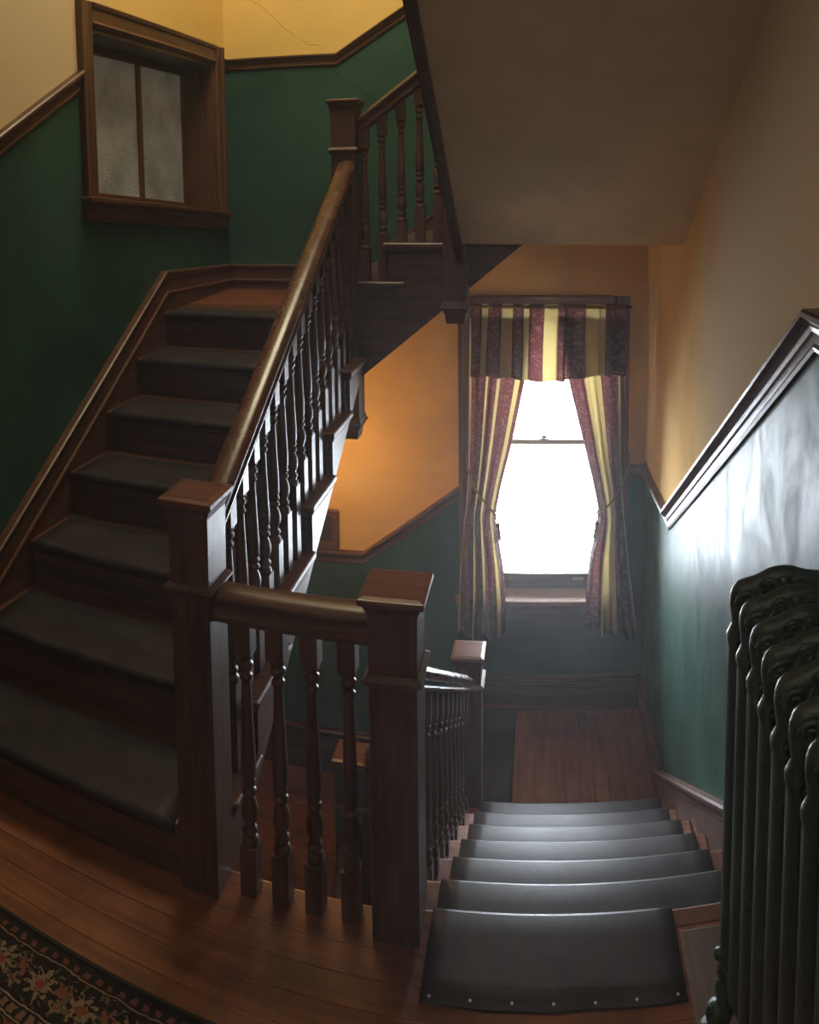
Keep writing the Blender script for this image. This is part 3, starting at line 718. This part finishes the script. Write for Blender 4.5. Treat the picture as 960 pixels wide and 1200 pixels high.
while y < 3.30:
    i = int((y - YD) / GD) + 1
    z0 = -i * R_
    baluster(-0.333, y, z0, zd(y) - 0.064, t, wood('dark', 'z'), slope=0.667, turned=0.44)
    y += GD / 2
t = thing('balustrade', 'upper balustrade with turned balusters against the green wall, rising from the tall newel', 'balustrade', (-0.6, 3.38, 1.34))
def zu(x): return 2.022 + 0.735 * (x + 0.808)
handrail([(-0.797, 3.372, zu(-0.797)), (-0.36, 3.372, zu(-0.36))], t, wood('dark', 'x'), 1.0)
for x, z in ((-0.768, 8 * R_), (-0.690, 8 * R_), (-0.607, 9 * R_), (-0.527, 9 * R_), (-0.450, 9 * R_)):
    baluster(x, 3.374, z, zu(x) - 0.062, t, wood('red', 'z'), slope=0.735, turned=0.435, top=0.072)
t = thing('balustrade', 'lower balustrade dropping left from the small newel on the window landing', 'balustrade', (-0.6, 3.37, -1.5))
def zq(x): return -0.50 - 0.70 * (-0.38 - x)
handrail([(-0.38, 3.372, zq(-0.38)), (-0.802, 3.372, zq(-0.802) - 0.05)], t, wood('rail', 'x'), 1.0)
for x, z in ((-0.44, -8 * R_), (-0.52, -8 * R_), (-0.60, -8 * R_), (-0.68, -9 * R_), (-0.76, -9 * R_)):
    baluster(x, 3.372, z, zq(x) - 0.09, t, wood('dark', 'z'), turned=0.42)
t = thing('balustrade', 'lowest balustrade running down toward the viewer from the lowest newel post', 'balustrade', (-0.86, 2.7, -2.2))
def zz(y): return -1.17 - 0.64 * (3.30 - y)
handrail([(-0.865, 3.31, zz(3.31)), (-0.865, 2.3, zz(2.3))], t, wood('dark', 'y'), 1.0)
y = 3.22
while y > 2.4:
    i = int((3.36 - y) / GD) + 1; baluster(-0.862, y, ZLL - i * R_, zz(y) - 0.064, t, wood('dark', 'z'), turned=0.42); y -= GD / 2

# ------------------------------------------------------------------ rubber stair mats
def stair_mat(label, x0, x1, pts, group=None, nails=0, ragged=0.0):
    """pts: (y, z) centre line of the sheet"""
    th = 0.0055; m = MB(); P = [Vector((0, y, z)) for y, z in pts]; n = len(P)
    nx = 14; T = []; S = [0]
    for i in range(n):
        d = (P[min(i + 1, n - 1)] - P[max(i - 1, 0)]).normalized(); T.append(Vector((0, -d.z, d.y)))
        if i: S.append(S[-1] + (P[i] - P[i - 1]).length)
    if T[0].z < 0: T = [-q for q in T]
    uvd = []
    for side in (1, 0):
        for k in range(nx + 1):
            x = x0 + (x1 - x0) * k / nx
            for i in range(n):
                q = P[i] + T[i] * (th * side + 0.0005)
                dy = ragged * noise.noise(Vector((x * 9, 0.3, 1.7))) * (1 if i == 0 else 0)
                m.v.append((x, q.y + dy, q.z + (0.0012 * noise.noise(Vector((x * 5, q.y * 4, 0))) + 0.0008) * (1 if side and 0 < i < n else 0)))
                uvd.append((x, S[i]))
    W = n; H = (nx + 1) * n
    for k in range(nx):
        for i in range(n - 1):
            a = k * W + i
            m.f.append([a, a + 1, a + W + 1, a + W]); m.sm.append(True)
            m.f.append([H + a, H + a + W, H + a + W + 1, H + a + 1]); m.sm.append(True)
        for i in (0, n - 1):
            a = k * W + i; m.f.append([a, a + W, H + a + W, H + a]); m.sm.append(False)
    for k in (0, nx):
        for i in range(n - 1):
            a = k * W + i; m.f.append([a, a + 1, H + a + 1, H + a]); m.sm.append(False)
    o = obj('stair_mat', m, M_RUB, None, uvf=lambda vi, v: uvd[vi])
    tag(o, label, 'mat', group)
    if nails:
        org = o.location
        for k in range(nails):
            for (yy, zz_) in ((pts[0][0] + (0.014 if pts[0][0] < pts[-1][0] else -0.014), pts[0][1]),):
                x = x0 + 0.02 + (x1 - x0 - 0.04) * k / max(1, nails - 1)
                obj('nail', MB().lathe([(0.004, 0), (0.004, 0.0008), (0.002, 0.0018)], (x, yy, zz_ + th), 8), M_NAIL, o)
    return o
ords = ['first', 'second', 'third', 'fourth', 'fifth', 'sixth', 'seventh']
def over_nose(yback, ynose, z, sgn):
    """flat run from yback, wrapping over the nosing at ynose; sgn=+1 nose is on the far side"""
    pts = [(yback, z)]
    for f in (0.25, 0.5, 0.75): pts.append((yback + (ynose - sgn * 0.012 - yback) * f, z))
    for a in (0, 30, 60, 90): pts.append((ynose - sgn * 0.012 + sgn * 0.012 * sin(radians(a)), z - 0.012 + 0.012 * cos(radians(a))))
    pts.append((ynose, z - 0.026))
    return pts
stair_mat('large ribbed rubber mat nailed down on the floor at the head of the descending stair', -0.262, 0.318, over_nose(1.560, YD, 0.0, 1), nails=7, ragged=0.006)
for i in range(1, 7):
    yn = YD + i * GD
    where = ['just below the large top mat', 'two steps below the large top mat', 'three steps below the large top mat', 'in mid flight, three steps above the window landing',
             'two steps above the window landing', 'lowest, next to the window landing boards'][i - 1]
    stair_mat('ribbed dark descending stair mat, ' + where, -0.275 - 0.002 * (i % 2), 0.535 - 0.004 * (i % 3), over_nose(yn - GD + 0.003, yn, -i * R_, 1), nails=0)
for i in range(1, 8):
    yn = YL + (i - 1) * GL + 0.004
    yb = yn + GL - 0.040 if i < 7 else yn + 0.105
    where = ['on the bottom step, nearest the patterned rug', 'on the second step up', 'on the third step up', 'on the fourth step up', 'on the fifth step up',
             'on the sixth step, one below the landing', 'narrow strip on the edge of the upper landing'][i - 1]
    stair_mat('charcoal rubber mat of the ascending stair, ' + where, XWL + 0.055, -0.895, over_nose(yb, yn, i * R_, -1))
stair_mat('plain dark runner strip on the left of the window landing floor', -0.362, -0.143, [(3.435, ZL), (3.6, ZL), (3.8, ZL), (4.0, ZL), (4.235, ZL)])

# ------------------------------------------------------------------ rug
m = MB(); nx, ny = 40, 20; rx0, rx1, ry0, ry1 = -1.74, -0.12, 0.15, 1.400
for j in range(ny + 1):
    for i in range(nx + 1):
        x = rx0 + (rx1 - rx0) * i / nx; y = ry1 - (ry1 - ry0) * j / ny
        e = min(i, nx - i, j, ny - j) == 0
        m.v.append((x, y, 0.001 if e else 0.008 + 0.002 * noise.noise(Vector((x * 3, y * 3, 0)))))
for j in range(ny):
    for i in range(nx):
        a = j * (nx + 1) + i; m.f.append([a, a + 1, a + nx + 2, a + nx + 1]); m.sm.append(True)
rug = obj('persian_rug', m, M_RUG, None, uvf=lambda vi, v: (v.x, ry1 - v.y))
tag(rug, 'dark red patterned oriental rug with cream flower border on the near floorboards', 'rug')
pbox('bound_edge', (rx0, rx1, ry1 - 0.006, ry1 + 0.004, 0.0005, 0.007), plain('rug_binding', (0.022, 0.014, 0.011), 0.95), rug, 0.003)

# ------------------------------------------------------------------ window_1 (far wall)
w = struct_root('window_1', (0.007, YF, -0.53))
YW = YF
cas = [(0, 0), (0.0, 0.014), (0.012, 0.022), (0.022, 0.016), (0.062, 0.016), (0.070, 0.022), (0.082, 0.026), (0.090, 0.026), (0.090, 0)]
def casing_v(xa, sgn, z0, z1, parent, name='side_casing'):
    return obj(name, MB().prism([(xa + sgn * u, YW - d) for u, d in cas], 'z', z0, z1), wood('red', 'z'), parent, 0)
casing_v(wx0, -1, wz0, 1.155, w); casing_v(wx1, 1, wz0, 1.155, w)
obj('head_casing', MB().prism([(YW - d, wz1 + u) for u, d in cas], 'x', wx0, wx1), wood('red', 'x'), w, 0)
for b6 in ((wx0, wx0 + 0.02, YW - 0.001, YW + 0.19, wz0, wz1), (wx1 - 0.02, wx1, YW - 0.001, YW + 0.19, wz0, wz1)): pbox('jamb', b6, wood('red', 'z'), w, 0)
pbox('head_jamb', (wx0, wx1, YW, YW + 0.19, wz1 - 0.02, wz1), wood('red', 'x'), w, 0)
pbox('stool', (wx0 - 0.11, wx1 + 0.11 if wx1 + .11 < xr(YF) else xr(YF) - .01, YW - 0.062, YW + 0.19, wz0 - 0.028, wz0), wood('pine', 'x'), w, 0.006)
pbox('apron', (wx0 - 0.085, wx1 + 0.085, YW - 0.020, YW, wz0 - 0.135, wz0 - 0.028), wood('dark', 'x'), w, 0.003)
obj('apron_moulding', rail_on_wall([(0.018, -0.028), (0.026, -0.026), (0.040, -0.008), (0.046, 0.0), (0.018, 0.0)], [(wx0 - 0.085, YW, wz0 - 0.028), (wx1 + 0.085, YW, wz0 - 0.028)], [(0, -1, 0)] * 2), wood('dark', 'x'), w, 0)
def sash(y, z0, z1, bot, top):
    a, b_ = wx0 + 0.02, wx1 - 0.02
    pbox('sash_stile', (a, a + 0.045, y, y + 0.035, z0, z1), M_SASH, w, 0.002); pbox('sash_stile', (b_ - 0.045, b_, y, y + 0.035, z0, z1), M_SASH, w, 0.002)
    pbox('sash_rail', (a + 0.045, b_ - 0.045, y, y + 0.035, z0, z0 + bot), M_SASH if bot < .05 else wood('dark', 'x'), w, 0.002); pbox('sash_rail', (a + 0.045, b_ - 0.045, y, y + 0.035, z1 - top, z1), M_SASH, w, 0.002)
    pbox('pane', (a + 0.040, b_ - 0.040, y + 0.015, y + 0.019, z0 + bot - 0.005, z1 - top + 0.005), M_PANE, w, 0)
sash(YW + 0.085, wz0 + 0.002, 0.335, 0.085, 0.028); sash(YW + 0.128, 0.305, wz1 - 0.02, 0.028, 0.04)
m = MB().box(-0.020, 0.028, YW + 0.080, YW + 0.112, 0.335, 0.342).ball((0.004, YW + 0.095, 0.350), 0.012, 1.4, 1, 0.8).box(0.004, 0.030, YW + 0.090, YW + 0.100, 0.345, 0.352)
obj('sash_lock', m, M_BRASS, w)
for sx in (-0.2, 0.2): pbox('sash_lift', (sx - 0.03, sx + 0.03, YW + 0.068, YW + 0.086, -0.475, -0.462), M_BRASS, w, 0.002)

# curtains
def interp(tab, z):
    tab = sorted(tab)
    if z <= tab[0][0]: return tab[0][1]
    for (a, p), (b_, q) in zip(tab[:-1], tab[1:]):
        if z <= b_:
            f = (z - a) / (b_ - a); return p + (q - p) * f
    return tab[-1][1]
def stripe(u, tab):
    for (a, p), (b_, q) in zip(tab[:-1], tab[1:]):
        if u <= b_: return p + (q - p) * (u - a) / (b_ - a)
    return tab[-1][1]
def drape(name, label, cat, xa, xb, z0f, z1, nfold, per, ph, amp, yc, nu=90, nv=44, uv0=0.0):
    m = MB(); uvd = []
    for j in range(nv + 1):
        for i in range(nu + 1):
            u = i / nu; zb = z0f(u); z = zb + (z1 - zb) * (1 - j / nv)
            a, b_ = xa(z), xb(z)
            wdt = b_ - a
            uu = u + 0.018 * sin(u * 23 + 1.3) + 0.012 * noise.noise(Vector((u * 6, z * 2, 3)))
            x = a + wdt * (uu + 0.016 * sin(2 * pi * nfold * u * 2 + ph))
            A = amp(z) * (0.75 + 0.5 * noise.noise(Vector((u * 5, z * 1.5, ph))))
            y = yc + A * sin(2 * pi * nfold * u + ph + 0.8 * noise.noise(Vector((u * 3, z * 2.2, 9)))) + 0.25 * A * sin(4.3 * pi * nfold * u + z * 3)
            m.v.append((x, y, z)); uvd.append((stripe(u, per), z))
    for j in range(nv):
        for i in range(nu):
            a = j * (nu + 1) + i; m.f.append([a, a + 1, a + nu + 2, a + nu + 1]); m.sm.append(True)
    o = obj(name, m, M_CURT, None, uvf=lambda vi, v: uvd[vi])
    sol = o.modifiers.new('solid', 'SOLIDIFY'); sol.thickness = 0.0012
    return tag(o, label, cat)
Lx = [(-.72, -.474), (-.27, -.449), (.0, -.425), (.17, -.410), (.74, -.405), (1.1, -.40)]
Li = [(-.72, -.198), (-.5, -.200), (-.31, -.215), (-.08, -.252), (-.02, -.255), (.15, -.222), (.36, -.169), (.74, -.091), (1.1, -.03)]
Ri = [(-.72, .220), (-.45, .232), (-.257, .252), (-.06, .296), (0.0, .296), (.15, .265), (.364, .213), (.747, .118), (1.1, .04)]
Rx = [(-.72, .525), (-.3, .470), (-.02, .440), (.3, .418), (.75, .410), (1.1, .41)]
amp = lambda z: 0.022 + 0.022 * max(0, 1 - abs(z + 0.02) / 0.45) + (0.010 if z < -0.1 else 0)
drape('curtain', 'left striped burgundy and cream curtain, tied back to the left of the bright window', 'curtain', lambda z: interp(Lx, z), lambda z: interp(Li, z),
      lambda u: -0.695 - 0.025 * sin(u * 3.1) + 0.014 * sin(u * 14), 1.05, 4.0, [(0, 0), (.09, .3), (.28, 1), (.37, 1.3), (.50, 2), (.57, 2.3), (.80, 3), (.89, 3.3), (1, 3.8)], 0.4, amp, 4.165)
drape('curtain', 'right striped burgundy and cream curtain, tied back to the right beside the corner', 'curtain', lambda z: interp(Ri, z), lambda z: interp(Rx, z),
      lambda u: -0.665 - 0.050 * u + 0.014 * sin(u * 13), 1.05, 4.0, [(0, .35), (.33, 1), (.62, 1.3), (.97, 2), (1, 2.15)], 2.1, amp, 4.165)
def uz(u): return 0.742 + 0.010 * sin(u * 9) - 0.010 * sin(u * 4)
drape('valance', 'gathered striped valance across the top of the window', 'valance', lambda z: -0.415 + 0.012 * (z - .74) / .4, lambda z: 0.430, uz, 1.135, 7.5, [(0, -.6), (.11, 0), (.14, .3), (.23, 1), (.265, 1.3), (.36, 2), (.395, 2.3), (.485, 3), (.575, 3.3), (.75, 4), (.855, 4.3), (1.0, 4.95)], 1.2,
      lambda z: 0.006 + 0.020 * (1.14 - z) / 0.4, 4.122, nu=130, nv=24)
rod = tag(obj('curtain_rod', MB().tube([(-0.425, 4.125, 1.118), (0.462, 4.125, 1.118)], 0.008, 10), M_BRASS, None), 'thin brass rod behind the top of the valance', 'curtain rod')
for s_, pts, lab in ((-1, [(-.412, 4.215, 0.295), (-.405, 4.118, 0.26), (-.36, 4.112, 0.14), (-.30, 4.112, 0.055), (-.252, 4.118, 0.000), (-.243, 4.15, -0.012), (-.26, 4.21, 0.01)], 'corded tieback with tassel on the left curtain'),
                     (1, [(.462, 4.215, 0.305), (.455, 4.118, 0.27), (.42, 4.112, 0.15), (.36, 4.112, 0.065), (.300, 4.118, 0.008), (.290, 4.15, -0.004), (.31, 4.21, 0.01)], 'corded tieback with tassel on the right curtain')):
    tb = thing('curtain_tieback', lab, 'tieback', pts[4])
    obj('cord', MB().tube(pts, 0.0055, 8), M_CORD, tb)
    cx, cz = pts[4][0] + (0.012 if s_ < 0 else -0.012), pts[4][2]
    m = MB().tube([(pts[4][0], 4.112, cz), (cx, 4.108, cz - 0.04)], 0.004, 6).ball((cx, 4.108, cz - 0.052), 0.013, 1, 1, 1.2)
    for k in range(14):
        a = 2 * pi * k / 14; m.tube([(cx + 0.008 * cos(a), 4.108 + 0.008 * sin(a), cz - 0.060), (cx + 0.014 * cos(a), 4.108 + 0.012 * sin(a), cz - 0.10), (cx + 0.017 * cos(a) + 0.004 * sin(k * 7), 4.108 + 0.014 * sin(a), cz - 0.135 - 0.012 * sin(k * 5))], 0.0028, 5)
    obj('tassel', m, M_CORD, tb)

# ------------------------------------------------------------------ window_2 (left wall, pebbled glass)
w = struct_root('window_2', (XWL, 3.47, oz0))
XG = -1.955
cas2 = [(0, 0), (0.0, 0.016), (0.014, 0.026), (0.026, 0.018), (0.070, 0.020), (0.078, 0.030), (0.092, 0.034), (0.098, 0.030), (0.098, 0)]
obj('side_casing', MB().prism([(XWL + d, oy0 - u) for u, d in cas2], 'z', oz0 - 0.02, oz1 + 0.098), wood('red', 'z'), w, 0)
obj('side_casing', MB().prism([(XWL + d, oy1 + u) for u, d in cas2], 'z', oz0 - 0.02, oz1 + 0.098), wood('red', 'z'), w, 0)
obj('head_casing', MB().prism([(XWL + d, oz1 + u) for u, d in cas2], 'y', oy0 - 0.0, oy1 + 0.0), wood('red', 'y'), w, 0)
pbox('stool', (XWL - 0.02, XWL + 0.056, oy0 - 0.115, oy1 + 0.115, oz0 - 0.024, oz0), wood('red', 'y'), w, 0.006)
obj('apron', MB().prism([(XWL, oz0 - 0.024), (XWL + 0.040, oz0 - 0.024), (XWL + 0.036, oz0 - 0.040), (XWL + 0.024, oz0 - 0.048), (XWL + 0.020, oz0 - 0.090), (XWL + 0.012, oz0 - 0.100), (XWL, oz0 - 0.100)], 'y', oy0 - 0.10, oy1 + 0.10), wood('red', 'y'), w, 0)
for a, b_ in ((oy0, oy0 + 0.018), (oy1 - 0.018, oy1)): pbox('jamb', (-2.03, XWL + 0.001, a, b_, oz0, oz1), wood('red', 'z'), w, 0)
pbox('head_jamb', (-2.03, XWL + 0.001, oy0, oy1, oz1 - 0.018, oz1), wood('dark', 'y'), w, 0)
pbox('sill_board', (-2.03, XWL + 0.001, oy0, oy1, oz0, oz0 + 0.012), wood('red', 'y'), w, 0)
pbox('jamb_stop', (XG, XG + 0.10, oy1 - 0.030, oy1 - 0.018, oz0, oz1 - 0.018), wood('dark', 'z'), w, 0.002)
a, b_ = oy0 + 0.018, oy1 - 0.030
for y0, y1 in ((a, a + 0.05), (b_ - 0.035, b_), (3.530, 3.565)): pbox('sash_stile', (XG - 0.018, XG + 0.018, y0, y1, oz0 + 0.012, oz1 - 0.018), wood('red', 'z'), w, 0.003)
for z0, z1 in ((oz0 + 0.012, oz0 + 0.045), (oz1 - 0.055, oz1 - 0.018)): pbox('sash_rail', (XG - 0.017, XG + 0.017, a + 0.05, b_ - 0.035, z0, z1), wood('red', 'y'), w, 0.003)
for y0, y1 in ((a + 0.045, 3.535), (3.560, b_ - 0.030)): pbox('pane', (XG - 0.004, XG + 0.002, y0, y1, oz0 + 0.04, oz1 - 0.05), M_FROST, w, 0)
pbox('back_board', (-2.055, -2.04, oy0, oy1, oz0, oz1), M_CEIL, w, 0)

for o in list(w.children):          # the old sill has sagged towards the corner
    for v in o.data.vertices:
        yy = v.co.y + w.location.y; zz_ = v.co.z + w.location.z
        k = max(0.0, min(1.0, (2.40 - zz_) / 0.60))
        v.co.z += k * (0.030 - 0.083 * (yy - 2.74))

# ------------------------------------------------------------------ small framed picture on the far wall
pf = thing('picture_frame', 'small dark framed picture on the warm lit lower wall, half hidden by the ascending stair', 'picture', (-1.28, YF, -0.32))
fx0, fx1, fz0, fz1 = -1.42, -1.150, -0.315, -0.085
m = MB(); q = 0.038
for b6 in ((fx0, fx1, YF - 0.03, YF, fz1 - q, fz1), (fx0, fx1, YF - 0.03, YF, fz0, fz0 + q), (fx0, fx0 + q, YF - 0.03, YF, fz0 + q, fz1 - q), (fx1 - q, fx1, YF - 0.03, YF, fz0 + q, fz1 - q)): m.box(*b6)
obj('frame', m, wood('red', 'x'), pf, 0.006)
pbox('print', (fx0 + q, fx1 - q, YF - 0.010, YF - 0.004, fz0 + q, fz1 - q), M_PICT, pf, 0)

# hairline cracks in the old plaster of the far wall
wf = bpy.data.objects['wall_far']
for pts in ([(-1.74, 2.86), (-1.60, 2.80), (-1.50, 2.72), (-1.38, 2.60), (-1.27, 2.53), (-1.20, 2.52)], [(-1.16, 2.40), (-1.06, 2.33), (-0.98, 2.27), (-0.86, 2.19)], [(-0.80, 2.12), (-0.66, 2.06), (-0.55, 2.03)]):
    m = MB(); q = []
    for (a, b_), (c, d) in zip(pts[:-1], pts[1:]):
        for k in range(5): f = k / 5; q.append((a + (c - a) * f + 0.012 * noise.noise(Vector((a * 9 + f * 3, 2, 1))), YF - 0.0002, b_ + (d - b_) * f + 0.016 * noise.noise(Vector((a * 7 + f * 4, 5, 1)))))
    m.tube(q, lambda t: 0.0010 + 0.0014 * abs(sin(t * 9)), 5); obj('plaster_crack', m, M_FAR, wf)

# ------------------------------------------------------------------ radiator
rad = thing('radiator', 'dark green cast-iron radiator with scrolled arched sections against the right wall', 'radiator', (0.47, 1.1, 0))
RX, RH = 0.468, 1.0
def sec_outline():
    """(x, z) outline of a section, right half mirrored; x relative to the middle"""
    L = [(0.000, 1.014), (-0.014, 1.013), (-0.028, 1.010), (-0.042, 1.004), (-0.056, 0.999), (-0.072, 0.996), (-0.088, 0.992), (-0.098, 0.982), (-0.103, 0.968), (-0.104, 0.950),
         (-0.101, 0.925), (-0.099, 0.908), (-0.104, 0.896), (-0.108, 0.886), (-0.107, 0.872), (-0.104, 0.860), (-0.105, 0.50), (-0.105, 0.215), (-0.108, 0.200), (-0.106, 0.186), (-0.092, 0.155), (-0.080, 0.120), (-0.055, 0.105), (0, 0.10)]
    return L + [(-x, z) for x, z in L[-2:0:-1]]
def section_mesh(y0, y1, org):
    out = sec_outline(); n = len(out); m = MB(); cz = 0.56; ym = (y0 + y1) / 2
    lay = [(0.0, 0.014), (0.10, 0.006), (0.28, 0.0015), (0.5, 0.0), (0.72, 0.0015), (0.90, 0.006), (1.0, 0.014)]
    for f, ins in lay:
        y = y0 + (y1 - y0) * f
        for x, z in out:
            sx = (abs(x) - ins) / abs(x) if abs(x) > 0.02 else 1
            zz_ = z - ins if z > 0.9 else (z + ins if z < 0.14 else z)
            tk = 0.60 if z > 0.90 else (0.60 + 0.48 * min(1, (0.90 - z) / 0.05))      # thin arched crest, fuller tubes below
            m.v.append((RX + x * sx, ym + (y - ym) * tk, zz_))
    for j in range(len(lay) - 1):
        for k in range(n):
            a, b_ = j * n + k, j * n + (k + 1) % n; m.f.append([a, b_, b_ + n, a + n]); m.sm.append(True)
    # end faces as fans about the centre line
    for j, yy in ((0, y0), (len(lay) - 1, y1)):
        c = len(m.v); m.v.append((RX, yy, cz))
        for k in range(n): m.f.append([j * n + k, j * n + (k + 1) % n, c]); m.sm.append(False)
    return m
def scroll_mesh(y0):
    m = MB(); yy = y0 + 0.0085
    for sx in (-1, 1):
        # C-scroll on the shoulder
        def spiral(cx, cz, r0, r1, a0, a1, w0=0.0060, w1=0.0035, k=16):
            pts = [(RX + sx * (cx + (r0 + (r1 - r0) * i / k) * cos(a0 + (a1 - a0) * i / k)), yy, cz + (r0 + (r1 - r0) * i / k) * sin(a0 + (a1 - a0) * i / k)) for i in range(k + 1)]
            m.tube(pts, lambda t: w0 + (w1 - w0) * t, 6)
        spiral(0.078, 0.958, 0.022, 0.004, 2.4, 2.4 - 4.6 * pi / 1.6)
        spiral(0.030, 0.985, 0.016, 0.003, 0.2, 0.2 + 3.0 * pi)
        spiral(0.083, 0.880, 0.016, 0.003, 1.6, 1.6 + 2.8 * pi)
        spiral(0.045, 0.930, 0.030, 0.010, 3.4, 3.4 - 1.5 * pi)
        m.tube([(RX + sx * 0.070, yy, 0.925), (RX + sx * 0.058, yy, 0.955), (RX + sx * 0.044, yy, 0.982)], lambda t: 0.006 * (1 - t) + 0.002, 6)
        m.tube([(RX + sx * 0.062, yy, 0.905), (RX + sx * 0.040, yy, 0.925), (RX + sx * 0.018, yy, 0.955), (RX + sx * 0.006, yy, 0.995)], lambda t: 0.002 + 0.006 * sin(pi * t), 6)
        for q in range(3): m.ball((RX + sx * (0.020 + 0.016 * q), yy, 0.90 - 0.03 * q), 0.007, 1.6, 0.6, 0.8, 8, 5)
        m.tube([(RX + sx * 0.086, yy - 0.012, 0.85), (RX + sx * 0.086, yy - 0.012, 0.5), (RX + sx * 0.086, yy - 0.012, 0.20)], 0.006, 6)
        m.tube([(RX + sx * 0.035, yy - 0.012, 0.84), (RX + sx * 0.035, yy - 0.012, 0.5), (RX + sx * 0.035, yy - 0.012, 0.16)], 0.010, 6)
        for zq in (0.80, 0.66, 0.52, 0.38): m.ball((RX + sx * 0.060, yy, zq), 0.009, 0.8, 0.6, 2.0, 8, 5)
    m.ball((RX, yy, 0.990), 0.010, 1, 0.7, 1.3, 8, 5)
    return m
y = 1.492; n = 0; pitch = 0.0775
s_first = c_first = None
while n < 11:
    ya = y - pitch * n
    if s_first is None:
        s_first = obj('section', section_mesh(ya - 0.060, ya, None), M_IRON, rad); c_first = obj('scroll_relief', scroll_mesh(ya - 0.060), M_IRON, s_first)
    else:
        s = s_first.copy(); COL.objects.link(s); s.parent = rad; s.location = (0, -pitch * n, 0)
        c = c_first.copy(); COL.objects.link(c); c.parent = s; c.location = (0, 0, 0)
    n += 1
for zc, rr in ((0.93, 0.022), (0.17, 0.024)): obj('header_pipe', MB().tube([(RX, 1.495, zc), (RX, 1.495 - pitch * 10 - 0.06, zc)], rr, 12), M_IRON, rad)
for sx, yb_ in ((-1, 1.462), (1, 1.462), (-1, 1.462 - pitch * 10), (1, 1.462 - pitch * 10)):
    m = MB(); X = lambda d: RX + sx * d
    m.tube([(X(0.070), yb_, 0.205), (X(0.088), yb_, 0.165), (X(0.082), yb_, 0.130), (X(0.094), yb_, 0.085), (X(0.108), yb_, 0.050), (X(0.110), yb_, 0.022), (X(0.106), yb_, 0.006)],
           lambda t: 0.028 - 0.006 * sin(pi * t) + 0.006 * (t > 0.7), 10)
    m.ball((X(0.107), yb_, 0.205), 0.013); m.ball((X(0.094), yb_, 0.128), 0.022, 1, 1, 1.3); m.ball((X(0.116), yb_, 0.030), 0.032, 1.1, 1.1, 0.9); m.ball((X(0.108), yb_, 0.075), 0.026)
    obj('foot', m, M_IRON, rad)
pbox('wall_bracket', (0.560, xr(1.3), 1.30, 1.33, 0.60, 0.62), M_IRON, rad, 0.002)
